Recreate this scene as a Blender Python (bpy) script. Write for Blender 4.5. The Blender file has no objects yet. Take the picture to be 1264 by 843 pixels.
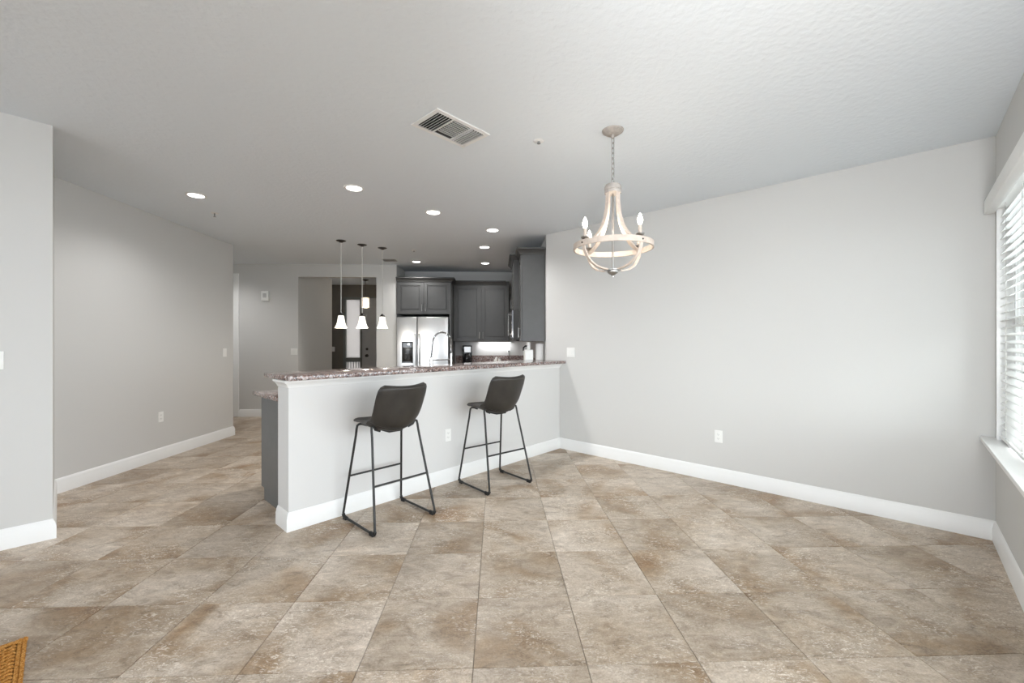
import bpy, bmesh, math, random
from mathutils import Vector, Matrix

random.seed(7)
C = bpy.context.scene.collection
SC = bpy.context.scene
PI = math.pi
R2 = math.sqrt(0.5)
EYE = 1.348          # eye height of the camera
H = 2.74             # ceiling height

def W(u, v):         # the dining room is turned 45 degrees to the tiles: (u, v) run along its walls
    return ((u - v) * R2, (u + v) * R2)

def ceil_z(x, y):    # the plaster ceiling rises very slightly towards the near left corner
    def sm(a, b, t):
        t = max(0.0, min(1.0, (t - a) / (b - a)))
        return t * t * (3 - 2 * t)
    return H + 0.03 * max(0.0, min(4.0, 5.9 - y)) * (1 - sm(-2.9, -0.6, x))

# ------------------------------------------------------------------ camera, world, lights, exposure
cam_d = bpy.data.cameras.new('camera')
cam = bpy.data.objects.new('camera', cam_d)
C.objects.link(cam)
cam_d.sensor_width = 36.0
cam_d.lens = 520.0 / 1264.0 * 36.0
cam_d.clip_start = 0.05
cam.location = (0, 0, EYE)
cam.rotation_euler = (PI / 2, 0, math.radians(-2.0))
SC.camera = cam

wd = bpy.data.worlds.new('overcast_sky')
SC.world = wd
wd.use_nodes = True
bg = wd.node_tree.nodes['Background']
bg.inputs[0].default_value = (0.885, 0.95, 1.015, 1)
bg.inputs[1].default_value = 9.3

SC.view_settings.view_transform = 'Standard'
SC.view_settings.look = 'None'
SC.view_settings.exposure = 0.0
SC.view_settings.gamma = 1.0
SC.view_settings.use_curve_mapping = False
SC.cycles.use_denoising = True
SC.cycles.max_bounces = 10
SC.cycles.diffuse_bounces = 6
SC.cycles.glossy_bounces = 4
SC.cycles.transmission_bounces = 6
SC.cycles.transparent_max_bounces = 12
SC.cycles.caustics_reflective = False
SC.cycles.caustics_refractive = False
SC.cycles.sample_clamp_indirect = 6.0

def area(name, loc, target, sx, sy, power, col=(1, 1, 1)):
    d = bpy.data.lights.new(name, 'AREA')
    d.shape = 'RECTANGLE'; d.size = sx; d.size_y = sy; d.energy = power; d.color = col
    o = bpy.data.objects.new(name, d); C.objects.link(o)
    o.location = loc
    o.rotation_euler = (Vector(target) - Vector(loc)).to_track_quat('-Z', 'Y').to_euler()
    return o
DAY = (0.955, 0.985, 1.0)
def portal(name, u, v, tu, tv, z, sx, sy):      # guides the sky light through an opening
    a, b = W(u, v), W(tu, tv)
    o = area(name, (a[0], a[1], z), (b[0], b[1], z), sx, sy, 1.0); o.data.cycles.is_portal = True
portal('sky_portal_rear', 1.03, -0.50, 1.03, 3.0, 1.21, 2.4, 2.4)
portal('sky_portal_side', -3.66, 1.3, 2.0, 1.3, 1.40, 2.9, 2.05)
portal('sky_portal_window', 3.29, -0.60, 3.29, 3.0, 1.48, 1.9, 1.6)
# daylight on the right-hand window, thrown up through the slats
_a = W(3.10, -0.85); _b = W(3.0, 0.7)
area('daylight_right_window', (_a[0], _a[1], 1.15), (_b[0], _b[1], 2.2), 1.7, 1.3, 70, (0.93, 0.97, 1.0))

# added spot beside the camera, brightens the ceiling and wall on the right
d = bpy.data.lights.new('ceiling_fill_spot', 'SPOT'); d.energy = 185; d.spot_size = math.radians(116); d.spot_blend = 1.0; d.shadow_soft_size = 0.12; d.color = (0.96, 0.985, 1.0)
o = bpy.data.objects.new('ceiling_fill_spot', d); C.objects.link(o); o.location = (0.35, -0.15, 1.55)
o.rotation_euler = (Vector((2.05, 1.70, H)) - Vector(o.location)).to_track_quat('-Z', 'Y').to_euler()

# ------------------------------------------------------------------ materials
M = {}
def mat(name, col, rough=0.5, metal=0.0, spec=0.5, emit=None, estr=0.0, bump=None, var=None):
    m = bpy.data.materials.new(name); m.use_nodes = True
    nt = m.node_tree; b = nt.nodes['Principled BSDF']
    b.inputs['Base Color'].default_value = (*col, 1)
    b.inputs['Roughness'].default_value = rough
    b.inputs['Metallic'].default_value = metal
    b.inputs['Specular IOR Level'].default_value = spec
    if emit:
        b.inputs['Emission Color'].default_value = (*emit, 1)
        b.inputs['Emission Strength'].default_value = estr
    geo = None
    if var or bump:
        geo = nt.nodes.new('ShaderNodeNewGeometry')
    if var:           # (scale, amount): soft mottling of the colour
        n = nt.nodes.new('ShaderNodeTexNoise'); n.inputs['Scale'].default_value = var[0]; n.inputs['Detail'].default_value = 5
        nt.links.new(geo.outputs['Position'], n.inputs['Vector'])
        r = nt.nodes.new('ShaderNodeValToRGB')
        k = var[1]
        r.color_ramp.elements[0].position = 0.3; r.color_ramp.elements[1].position = 0.7
        r.color_ramp.elements[0].color = tuple(c * (1 - k) for c in col) + (1,)
        r.color_ramp.elements[1].color = tuple(min(1, c * (1 + k)) for c in col) + (1,)
        nt.links.new(n.outputs['Fac'], r.inputs['Fac'])
        nt.links.new(r.outputs['Color'], b.inputs['Base Color'])
    if bump:          # (scale, strength, distance)
        n = nt.nodes.new('ShaderNodeTexNoise'); n.inputs['Scale'].default_value = bump[0]; n.inputs['Detail'].default_value = 4
        nt.links.new(geo.outputs['Position'], n.inputs['Vector'])
        bp = nt.nodes.new('ShaderNodeBump'); bp.inputs['Strength'].default_value = bump[1]; bp.inputs['Distance'].default_value = bump[2]
        nt.links.new(n.outputs['Fac'], bp.inputs['Height'])
        nt.links.new(bp.outputs['Normal'], b.inputs['Normal'])
    M[name] = m
    return m

mat('wall_paint', (0.61, 0.605, 0.59), 0.75, spec=0.25, bump=(140, 0.05, 0.002))
mat('ceiling_paint', (0.74, 0.785, 0.83), 0.9, spec=0.1, bump=(30, 0.42, 0.008))
mat('wall_paint_lit', (0.67, 0.665, 0.655), 0.7, spec=0.25, bump=(140, 0.05, 0.002))  # wall paint lightened, the stronger light on the half wall put into colour
mat('trim_white', (0.82, 0.82, 0.81), 0.38, var=(6, 0.01))
mat('blind_white', (0.84, 0.84, 0.83), 0.45, var=(9, 0.01))
mat('plate_white', (0.83, 0.83, 0.81), 0.35, var=(30, 0.01))
mat('slot_dark', (0.05, 0.05, 0.05), 0.6, var=(50, 0.1))
mat('cabinet_grey', (0.062, 0.062, 0.061), 0.42, var=(14, 0.05))
mat('cabinet_panel', (0.14, 0.142, 0.143), 0.45, var=(14, 0.04))
mat('toe_dark', (0.05, 0.05, 0.05), 0.7, var=(14, 0.1))
mat('black_metal', (0.018, 0.017, 0.016), 0.42, spec=0.4, var=(60, 0.2))
mat('black_plastic', (0.012, 0.012, 0.012), 0.25, var=(60, 0.2))
mat('rubber', (0.014, 0.013, 0.012), 0.8, var=(60, 0.2))
mat('chrome', (0.78, 0.78, 0.78), 0.12, 1.0, var=(60, 0.02))
mat('nickel', (0.42, 0.41, 0.40), 0.3, 1.0, var=(60, 0.05))
mat('bronze', (0.035, 0.03, 0.027), 0.4, 0.6, var=(60, 0.2))
mat('door_grey', (0.36, 0.365, 0.375), 0.45, var=(8, 0.04))
mat('door_frame', (0.16, 0.17, 0.16), 0.5, var=(8, 0.04))
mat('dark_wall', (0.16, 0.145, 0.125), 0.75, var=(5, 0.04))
mat('vent_white', (0.80, 0.80, 0.80), 0.4, var=(20, 0.01))
mat('vent_dark', (0.02, 0.02, 0.02), 0.8, var=(20, 0.1))
mat('sprinkler_grey', (0.22, 0.22, 0.22), 0.35, 0.5, var=(40, 0.05))
mat('cord_white', (0.62, 0.61, 0.58), 0.5, var=(40, 0.03))
mat('porcelain', (0.82, 0.82, 0.79), 0.2, var=(30, 0.02))
mat('paper', (0.84, 0.83, 0.81), 0.85, var=(40, 0.02), bump=(200, 0.2, 0.002))
mat('oven_glass', (0.01, 0.01, 0.011), 0.08, var=(30, 0.1))
mat('patio', (0.55, 0.55, 0.54), 0.9, var=(4, 0.1))
mat('grout', (0.27, 0.235, 0.20), 0.9, var=(20, 0.1))
mat('wood_cream', (0.56, 0.475, 0.41), 0.6, var=(35, 0.12), bump=(90, 0.2, 0.002))
mat('wood_grey', (0.40, 0.365, 0.335), 0.7, var=(45, 0.16), bump=(90, 0.25, 0.002))
mat('lamp_bulb', (1, 0.95, 0.88), 0.3, emit=(1.0, 0.93, 0.82), estr=14)
mat('can_glow', (1, 1, 1), 0.4, emit=(1.0, 0.97, 0.93), estr=9)
mat('shade_glass', (0.9, 0.88, 0.83), 0.35, emit=(1.0, 0.93, 0.82), estr=0.95)
mat('crystal_glow', (0.75, 0.68, 0.6), 0.3, emit=(1.0, 0.84, 0.66), estr=0.75)
mat('led_strip', (1, 1, 1), 0.4, emit=(0.95, 0.98, 1.0), estr=5)

def leather():
    m = mat('leather', (0.030, 0.026, 0.022), 0.45, spec=0.4, bump=(220, 0.12, 0.002), var=(9, 0.28))
leather()

def steel():
    m = bpy.data.materials.new('stainless'); m.use_nodes = True
    nt = m.node_tree; b = nt.nodes['Principled BSDF']
    b.inputs['Base Color'].default_value = (0.72, 0.72, 0.72, 1); b.inputs['Metallic'].default_value = 1.0
    b.inputs['Roughness'].default_value = 0.3
    geo = nt.nodes.new('ShaderNodeNewGeometry')
    mp = nt.nodes.new('ShaderNodeMapping'); mp.inputs['Scale'].default_value = (3, 3, 260)
    n = nt.nodes.new('ShaderNodeTexNoise'); n.inputs['Scale'].default_value = 1.0; n.inputs['Detail'].default_value = 3
    nt.links.new(geo.outputs['Position'], mp.inputs['Vector']); nt.links.new(mp.outputs['Vector'], n.inputs['Vector'])
    mr = nt.nodes.new('ShaderNodeMapRange'); mr.inputs['To Min'].default_value = 0.24; mr.inputs['To Max'].default_value = 0.36
    nt.links.new(n.outputs['Fac'], mr.inputs['Value']); nt.links.new(mr.outputs['Result'], b.inputs['Roughness'])
    M['stainless'] = m
steel()

def ramp(nt, stops, interp='LINEAR'):
    r = nt.nodes.new('ShaderNodeValToRGB'); r.color_ramp.interpolation = interp
    e = r.color_ramp.elements
    while len(e) < len(stops): e.new(0.5)
    for i, (p, c) in enumerate(stops):
        e[i].position = p; e[i].color = (*c, 1)
    return r

def mix(nt, a, b, fac, mode='MIX', f=None):
    n = nt.nodes.new('ShaderNodeMix'); n.data_type = 'RGBA'; n.blend_type = mode
    if f is not None: n.inputs[0].default_value = f
    if fac is not None: nt.links.new(fac, n.inputs[0])
    for k, x in ((6, a), (7, b)):
        if isinstance(x, tuple): n.inputs[k].default_value = (*x, 1)
        else: nt.links.new(x, n.inputs[k])
    return n.outputs[2]

def granite():
    m = bpy.data.materials.new('granite'); m.use_nodes = True
    nt = m.node_tree; b = nt.nodes['Principled BSDF']
    geo = nt.nodes.new('ShaderNodeNewGeometry')
    v1 = nt.nodes.new('ShaderNodeTexVoronoi'); v1.inputs['Scale'].default_value = 75
    v2 = nt.nodes.new('ShaderNodeTexVoronoi'); v2.inputs['Scale'].default_value = 130
    n1 = nt.nodes.new('ShaderNodeTexNoise'); n1.inputs['Scale'].default_value = 7; n1.inputs['Detail'].default_value = 4
    for n in (v1, v2, n1): nt.links.new(geo.outputs['Position'], n.inputs['Vector'])
    s1 = nt.nodes.new('ShaderNodeSeparateColor'); nt.links.new(v1.outputs['Color'], s1.inputs[0])
    s2 = nt.nodes.new('ShaderNodeSeparateColor'); nt.links.new(v2.outputs['Color'], s2.inputs[0])
    r1 = ramp(nt, [(0.0, (0.03, 0.028, 0.03)), (0.22, (0.17, 0.10, 0.08)), (0.5, (0.33, 0.22, 0.18)), (0.72, (0.42, 0.36, 0.34)), (0.9, (0.62, 0.60, 0.60))], 'CONSTANT')
    nt.links.new(s1.outputs[0], r1.inputs['Fac'])
    r2 = ramp(nt, [(0.0, (0.04, 0.035, 0.04)), (0.3, (0.24, 0.15, 0.125)), (0.7, (0.48, 0.42, 0.41))], 'CONSTANT')
    nt.links.new(s2.outputs[1], r2.inputs['Fac'])
    c = mix(nt, r1.outputs['Color'], r2.outputs['Color'], n1.outputs['Fac'])
    nt.links.new(c, b.inputs['Base Color'])
    b.inputs['Roughness'].default_value = 0.09
    b.inputs['Specular IOR Level'].default_value = 0.55
    M['granite'] = m
granite()

def travertine():
    m = bpy.data.materials.new('travertine'); m.use_nodes = True
    nt = m.node_tree; b = nt.nodes['Principled BSDF']
    geo = nt.nodes.new('ShaderNodeNewGeometry'); oi = nt.nodes.new('ShaderNodeObjectInfo')
    # every tile reads its own patch of stone
    off = nt.nodes.new('ShaderNodeVectorMath'); off.operation = 'SCALE'
    cmb = nt.nodes.new('ShaderNodeCombineXYZ')
    mul = nt.nodes.new('ShaderNodeMath'); mul.operation = 'MULTIPLY'; mul.inputs[1].default_value = 37.0
    mul2 = nt.nodes.new('ShaderNodeMath'); mul2.operation = 'MULTIPLY'; mul2.inputs[1].default_value = 91.0
    nt.links.new(oi.outputs['Random'], mul.inputs[0]); nt.links.new(oi.outputs['Random'], mul2.inputs[0])
    nt.links.new(mul.outputs[0], cmb.inputs[0]); nt.links.new(mul2.outputs[0], cmb.inputs[1])
    add = nt.nodes.new('ShaderNodeVectorMath'); add.operation = 'ADD'
    nt.links.new(geo.outputs['Position'], add.inputs[0]); nt.links.new(cmb.outputs[0], add.inputs[1])
    def noise(scale, detail, rough=0.55, dist=0.0, sc=None):
        n = nt.nodes.new('ShaderNodeTexNoise'); n.inputs['Scale'].default_value = scale; n.inputs['Detail'].default_value = detail
        n.inputs['Roughness'].default_value = rough; n.inputs['Distortion'].default_value = dist
        if sc:
            mp = nt.nodes.new('ShaderNodeMapping'); mp.inputs['Scale'].default_value = sc; mp.inputs['Rotation'].default_value = (0, 0, 0.5)
            nt.links.new(add.outputs[0], mp.inputs['Vector']); nt.links.new(mp.outputs['Vector'], n.inputs['Vector'])
        else:
            nt.links.new(add.outputs[0], n.inputs['Vector'])
        return n.outputs['Fac']
    big = noise(2.2, 3, 0.5, 0.6)
    r = ramp(nt, [(0.26, (0.24, 0.14, 0.065)), (0.38, (0.33, 0.24, 0.155)), (0.50, (0.44, 0.365, 0.285)), (0.72, (0.56, 0.49, 0.415))])
    nt.links.new(big, r.inputs['Fac'])
    mid = noise(8, 8, 0.72, 1.0, (1.0, 1.9, 1))
    r2 = ramp(nt, [(0.32, (0.55, 0.51, 0.47)), (0.46, (0.90, 0.88, 0.86)), (0.57, (1.10, 1.10, 1.10)), (0.70, (1.40, 1.42, 1.45))])
    nt.links.new(mid, r2.inputs['Fac'])
    c = mix(nt, r.outputs['Color'], r2.outputs['Color'], None, 'MULTIPLY', 0.9)
    fl = noise(30, 6, 0.74, 1.6, (1.0, 2.1, 1))
    area_ = noise(3.6, 3, 0.5, 0.4)
    ra = ramp(nt, [(0.42, (0.15, 0.15, 0.15)), (0.62, (1, 1, 1))])
    nt.links.new(area_, ra.inputs['Fac'])
    r3 = ramp(nt, [(0.53, (0, 0, 0)), (0.60, (1, 1, 1))])
    nt.links.new(fl, r3.inputs['Fac'])
    f2 = nt.nodes.new('ShaderNodeMath'); f2.operation = 'MULTIPLY'
    nt.links.new(r3.outputs['Color'], f2.inputs[0]); nt.links.new(ra.outputs['Color'], f2.inputs[1])
    f3 = nt.nodes.new('ShaderNodeMath'); f3.operation = 'MULTIPLY'; f3.inputs[1].default_value = 0.95
    nt.links.new(f2.outputs[0], f3.inputs[0])
    c = mix(nt, c, (0.74, 0.68, 0.60), f3.outputs[0])
    dk = noise(24, 8, 0.75, 2.0, (1.0, 1.6, 1))
    r4 = ramp(nt, [(0.56, (1, 1, 1)), (0.66, (0.58, 0.51, 0.44))])
    nt.links.new(dk, r4.inputs['Fac'])
    c = mix(nt, c, r4.outputs['Color'], None, 'MULTIPLY', 0.9)
    fine = noise(110, 4, 0.7)
    r5 = ramp(nt, [(0.32, (0.78, 0.76, 0.74)), (0.68, (1.20, 1.20, 1.20))])
    nt.links.new(fine, r5.inputs['Fac'])
    c = mix(nt, c, r5.outputs['Color'], None, 'MULTIPLY', 0.8)
    # tile to tile tone
    tr = ramp(nt, [(0.0, (0.84, 0.82, 0.80)), (0.5, (1.0, 1.0, 1.0)), (1.0, (1.12, 1.12, 1.13))])
    nt.links.new(oi.outputs['Random'], tr.inputs['Fac'])
    c = mix(nt, c, tr.outputs['Color'], None, 'MULTIPLY', 1.0)
    nt.links.new(c, b.inputs['Base Color'])
    mr = nt.nodes.new('ShaderNodeMapRange'); mr.inputs['To Min'].default_value = 0.26; mr.inputs['To Max'].default_value = 0.48
    nt.links.new(mid, mr.inputs['Value']); nt.links.new(mr.outputs['Result'], b.inputs['Roughness'])
    b.inputs['Specular IOR Level'].default_value = 0.45
    bp = nt.nodes.new('ShaderNodeBump'); bp.inputs['Strength'].default_value = 0.12; bp.inputs['Distance'].default_value = 0.003
    nt.links.new(fl, bp.inputs['Height']); nt.links.new(bp.outputs['Normal'], b.inputs['Normal'])
    M['travertine'] = m
travertine()

mat('jute_dark', (0.20, 0.085, 0.02), 0.9, var=(80, 0.2))
def jute():
    m = bpy.data.materials.new('jute'); m.use_nodes = True
    nt = m.node_tree; b = nt.nodes['Principled BSDF']
    geo = nt.nodes.new('ShaderNodeNewGeometry')
    n = nt.nodes.new('ShaderNodeTexNoise'); n.inputs['Scale'].default_value = 160; n.inputs['Detail'].default_value = 4
    nt.links.new(geo.outputs['Position'], n.inputs['Vector'])
    r = ramp(nt, [(0.3, (0.27, 0.10, 0.018)), (0.5, (0.50, 0.23, 0.055)), (0.7, (0.68, 0.38, 0.13))])
    nt.links.new(n.outputs['Fac'], r.inputs['Fac']); nt.links.new(r.outputs['Color'], b.inputs['Base Color'])
    b.inputs['Roughness'].default_value = 0.9; b.inputs['Specular IOR Level'].default_value = 0.1
    bp = nt.nodes.new('ShaderNodeBump'); bp.inputs['Strength'].default_value = 0.6; bp.inputs['Distance'].default_value = 0.004
    nt.links.new(n.outputs['Fac'], bp.inputs['Height']); nt.links.new(bp.outputs['Normal'], b.inputs['Normal'])
    M['jute'] = m
jute()

def pane_mat():
    m = bpy.data.materials.new('pane_glass'); m.use_nodes = True
    nt = m.node_tree; nt.nodes.clear()
    out = nt.nodes.new('ShaderNodeOutputMaterial'); t = nt.nodes.new('ShaderNodeBsdfTransparent'); g = nt.nodes.new('ShaderNodeBsdfGlossy')
    g.inputs['Roughness'].default_value = 0.02; t.inputs['Color'].default_value = (0.95, 0.97, 0.96, 1)
    lw = nt.nodes.new('ShaderNodeFresnel'); lw.inputs['IOR'].default_value = 1.45
    mx = nt.nodes.new('ShaderNodeMixShader')
    nt.links.new(lw.outputs[0], mx.inputs[0]); nt.links.new(t.outputs[0], mx.inputs[1]); nt.links.new(g.outputs[0], mx.inputs[2])
    nt.links.new(mx.outputs[0], out.inputs[0])
    M['pane_glass'] = m
    m = bpy.data.materials.new('frosted_glass'); m.use_nodes = True
    nt = m.node_tree; nt.nodes.clear()
    out = nt.nodes.new('ShaderNodeOutputMaterial'); t = nt.nodes.new('ShaderNodeBsdfTranslucent'); g = nt.nodes.new('ShaderNodeBsdfDiffuse')
    t.inputs['Color'].default_value = (0.37, 0.35, 0.335, 1); g.inputs['Color'].default_value = (0.7, 0.7, 0.7, 1)
    mx = nt.nodes.new('ShaderNodeMixShader'); mx.inputs[0].default_value = 0.2
    nt.links.new(t.outputs[0], mx.inputs[1]); nt.links.new(g.outputs[0], mx.inputs[2]); nt.links.new(mx.outputs[0], out.inputs[0])
    M['frosted_glass'] = m
pane_mat()

# ------------------------------------------------------------------ mesh builder
class MB:
    def __init__(s): s.bm = bmesh.new()
    def _merge(s, bm, mtx=None):
        if mtx is not None: bm.transform(mtx)
        me = bpy.data.meshes.new('_t'); bm.to_mesh(me); bm.free(); s.bm.from_mesh(me); bpy.data.meshes.remove(me)
    def box(s, lo, hi, bev=0.0, seg=1, mtx=None):
        bm = bmesh.new(); bmesh.ops.create_cube(bm, size=1.0)
        sc = [hi[i] - lo[i] for i in range(3)]; ce = [(hi[i] + lo[i]) / 2 for i in range(3)]
        bm.transform(Matrix.Translation(ce) @ Matrix.Diagonal((*sc, 1)))
        if bev > 0: bmesh.ops.bevel(bm, geom=bm.edges[:], offset=bev, segments=seg, profile=0.5, affect='EDGES')
        s._merge(bm, mtx); return s
    def prism(s, pts, z0, z1, bev=0.0, seg=1, mtx=None):     # pts: 2-D outline
        bm = bmesh.new()
        a = sum(pts[i][0] * pts[(i + 1) % len(pts)][1] - pts[(i + 1) % len(pts)][0] * pts[i][1] for i in range(len(pts)))
        if a < 0: pts = pts[::-1]
        lo = [bm.verts.new((p[0], p[1], z0)) for p in pts]; hi = [bm.verts.new((p[0], p[1], z1)) for p in pts]
        bm.faces.new(lo[::-1]); bm.faces.new(hi)
        n = len(pts)
        for i in range(n): bm.faces.new((lo[i], lo[(i + 1) % n], hi[(i + 1) % n], hi[i]))
        if bev > 0: bmesh.ops.bevel(bm, geom=bm.edges[:], offset=bev, segments=seg, profile=0.5, affect='EDGES')
        s._merge(bm, mtx); return s
    def lathe(s, prof, n=24, mtx=None, cap=True):            # prof: (r, z) list
        bm = bmesh.new(); rings = []
        for r, z in prof:
            if r < 1e-5: rings.append([bm.verts.new((0, 0, z))])
            else: rings.append([bm.verts.new((r * math.cos(2 * PI * k / n), r * math.sin(2 * PI * k / n), z)) for k in range(n)])
        for a, b in zip(rings, rings[1:]):
            for k in range(n):
                f = []
                for v in (a[k % len(a)], a[(k + 1) % len(a)], b[(k + 1) % len(b)], b[k % len(b)]):
                    if v not in f: f.append(v)
                if len(f) > 2: bm.faces.new(f)
        if cap:
            for r in (rings[0], rings[-1]):
                if len(r) > 2: bm.faces.new(r)
        bmesh.ops.recalc_face_normals(bm, faces=bm.faces[:])
        s._merge(bm, mtx); return s
    def sweep(s, pts, sect, closed=False, up=Vector((0, 0, 1)), mtx=None, caps=True):   # sect: 2-D points (side, up); may be a function of t
        bm = bmesh.new(); P = [Vector(p) for p in pts]; n = len(P); rings = []
        prev = None
        for i in range(n):
            if closed: t = P[(i + 1) % n] - P[i - 1]
            else: t = P[min(i + 1, n - 1)] - P[max(i - 1, 0)]
            t.normalize()
            if prev is None:
                side = t.cross(up)
                if side.length < 1e-4: side = t.cross(Vector((1, 0, 0)))
                side.normalize()
            else:
                side = prev - t * prev.dot(t); side.normalize()
            prev = side
            nu = side.cross(t)
            se = sect(i / (n - 1)) if callable(sect) else sect
            rings.append([bm.verts.new(P[i] + side * a + nu * b) for a, b in se])
        m = len(rings[0])
        rr = list(zip(rings, rings[1:])) + ([(rings[-1], rings[0])] if closed else [])
        for a, b in rr:
            for k in range(m): bm.faces.new((a[k], a[(k + 1) % m], b[(k + 1) % m], b[k]))
        if caps and not closed: bm.faces.new(rings[0][::-1]); bm.faces.new(rings[-1])
        bmesh.ops.recalc_face_normals(bm, faces=bm.faces[:])
        s._merge(bm, mtx); return s
    def tube(s, pts, r, n=8, closed=False, mtx=None):
        return s.sweep(pts, [(r * math.cos(2 * PI * k / n), r * math.sin(2 * PI * k / n)) for k in range(n)], closed, mtx=mtx)
    def build(s, name, m, parent=None, angle=35, loc=None):
        me = bpy.data.meshes.new(name)
        if loc is not None: s.bm.transform(Matrix.Translation([-c for c in loc]))
        bmesh.ops.remove_doubles(s.bm, verts=s.bm.verts[:], dist=1e-6)
        s.bm.to_mesh(me); s.bm.free()
        me.materials.append(M[m] if isinstance(m, str) else m)
        me.shade_smooth(); me.set_sharp_from_angle(angle=math.radians(angle))
        o = bpy.data.objects.new(name, me); C.objects.link(o)
        if loc is not None: o.location = loc
        if parent is not None: o.parent = parent
        return o

def thing(name, label, cat, loc=(0, 0, 0), rotz=0.0, group=None):
    o = bpy.data.objects.new(name, None); C.objects.link(o); o.empty_display_size = 0.1
    o.location = loc; o.rotation_euler = (0, 0, rotz)
    o['label'] = label; o['category'] = cat
    if group: o['group'] = group
    return o
def tag(o, label, cat, group=None):
    o['label'] = label; o['category'] = cat
    if group: o['group'] = group
    return o
def struct(o, label=None, cat=None):
    o['kind'] = 'structure'
    if label: o['label'] = label
    if cat: o['category'] = cat
    return o
def children(o): return [c for c in bpy.data.objects if c.parent == o]
def adopt(o, par):      # keep the world place while becoming a part
    m = Matrix.Translation(par.location) @ Matrix.Rotation(par.rotation_euler[2], 4, 'Z')
    o.parent = par; o.matrix_parent_inverse = m.inverted(); return o
def dup(o, loc=None, rotz=None, label=None, parent=None):
    kids = children(o)
    c = o.copy(); C.objects.link(c)
    if parent is not None: c.parent = parent
    if loc is not None: c.location = loc
    if rotz is not None: c.rotation_euler = (0, 0, rotz)
    if label: c['label'] = label
    for k in kids: dup(k, parent=c)
    return c
A45 = PI / 4

# ------------------------------------------------------------------ structure: floor with its tiles
T = 0.474
TX0, TY0 = -0.10, 2.218
fl = MB()
fl.box((-7.5, -5.0, -0.14), (5.2, 11.2, -0.004))
floor = struct(fl.build('floor', 'grout'), 'beige and brown travertine-look tile floor laid in a square grid', 'floor')

def in_view(x, y):
    a = math.radians(2.0)
    d = x * math.sin(a) + y * math.cos(a); r = x * math.cos(a) - y * math.sin(a)
    if d < 0.3: return None
    px = 632 + 520 * r / d; py = 421.5 + 520 * EYE / d
    return px, py
def tile_shown(cx, cy):
    ok = False
    for dx in (-T / 2, 0, T / 2):
        for dy in (-T / 2, 0, T / 2):
            p = in_view(cx + dx, cy + dy)
            if p and -5 < p[0] < 1269 and p[1] < 848: ok = True
    u, v = (cx + cy) * R2, (cy - cx) * R2
    if u > 4.60 or v < -0.75: return False
    if u < -0.25 and v > 4.60: return False
    if v > 3.7 and u > 1.55 and cx > -2.6: return False
    if cx < -4.2 and cy < 6.2: return False
    if cy > 7.8: return False
    return ok
tile_mesh = None
g = 0.0013
rest = MB(); n_tiles = 0
cells = [(i, j) for i in range(-15, 11) for j in range(-14, 19)]
cells.sort(key=lambda c: (TY0 + (c[1] + .5) * T))
for i, j in cells:
    cx, cy = TX0 + (i + 0.5) * T, TY0 + (j + 0.5) * T
    if cy > 11.1 or cx > 5: continue
    if tile_shown(cx, cy) and n_tiles < 298:
        if tile_mesh is None:
            t = MB(); h_ = T / 2 - g
            bm = t.bm
            lo = [bm.verts.new((sx * h_, sy * h_, -0.010)) for sx, sy in ((-1, -1), (1, -1), (1, 1), (-1, 1))]
            md = [bm.verts.new((sx * h_, sy * h_, -0.0016)) for sx, sy in ((-1, -1), (1, -1), (1, 1), (-1, 1))]
            k = h_ - 0.0014
            hi = [bm.verts.new((sx * k, sy * k, 0.0)) for sx, sy in ((-1, -1), (1, -1), (1, 1), (-1, 1))]
            for a, b in ((lo, md), (md, hi)):
                for q in range(4): bm.faces.new((a[q], a[(q + 1) % 4], b[(q + 1) % 4], b[q]))
            bm.faces.new(hi)
            o = t.build('tile', 'travertine', floor, angle=10); tile_mesh = o.data
        else:
            o = bpy.data.objects.new('tile', tile_mesh); C.objects.link(o); o.parent = floor
        o.location = (cx, cy, 0); n_tiles += 1
    elif abs(cx) < 7.2:
        rest.box((cx - T / 2 + g, cy - T / 2 + g, -0.010), (cx + T / 2 - g, cy + T / 2 - g, 0.0))
o = rest.build('far_tiles', 'travertine', floor); o['kind'] = 'stuff'

gr = MB(); gr.box((-14, -14, -0.30), (14, 16, -0.15)); struct(gr.build('patio_slab', 'patio'), 'concrete ground outside the walls', 'ground')

# ------------------------------------------------------------------ ceiling
ce = MB(); bm = ce.bm
nx, ny = 40, 48
xs = [-7.2 + i * (12.2 / nx) for i in range(nx + 1)]; ys = [-4.6 + j * (15.6 / ny) for j in range(ny + 1)]
vg = [[bm.verts.new((x, y, ceil_z(x, y))) for y in ys] for x in xs]
vt = [[bm.verts.new((x, y, H + 0.36)) for y in ys] for x in xs]
for i in range(nx):
    for j in range(ny):
        bm.faces.new((vg[i][j], vg[i][j + 1], vg[i + 1][j + 1], vg[i + 1][j]))
        bm.faces.new((vt[i][j], vt[i + 1][j], vt[i + 1][j + 1], vt[i][j + 1]))
for i in range(nx):
    bm.faces.new((vg[i][0], vg[i + 1][0], vt[i + 1][0], vt[i][0])); bm.faces.new((vg[i][ny], vt[i][ny], vt[i + 1][ny], vg[i + 1][ny]))
for j in range(ny):
    bm.faces.new((vg[0][j], vt[0][j], vt[0][j + 1], vg[0][j + 1])); bm.faces.new((vg[nx][j], vg[nx][j + 1], vt[nx][j + 1], vt[nx][j]))
struct(ce.build('ceiling', 'ceiling_paint'), 'white ceiling with a fine knockdown texture', 'ceiling')

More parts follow.
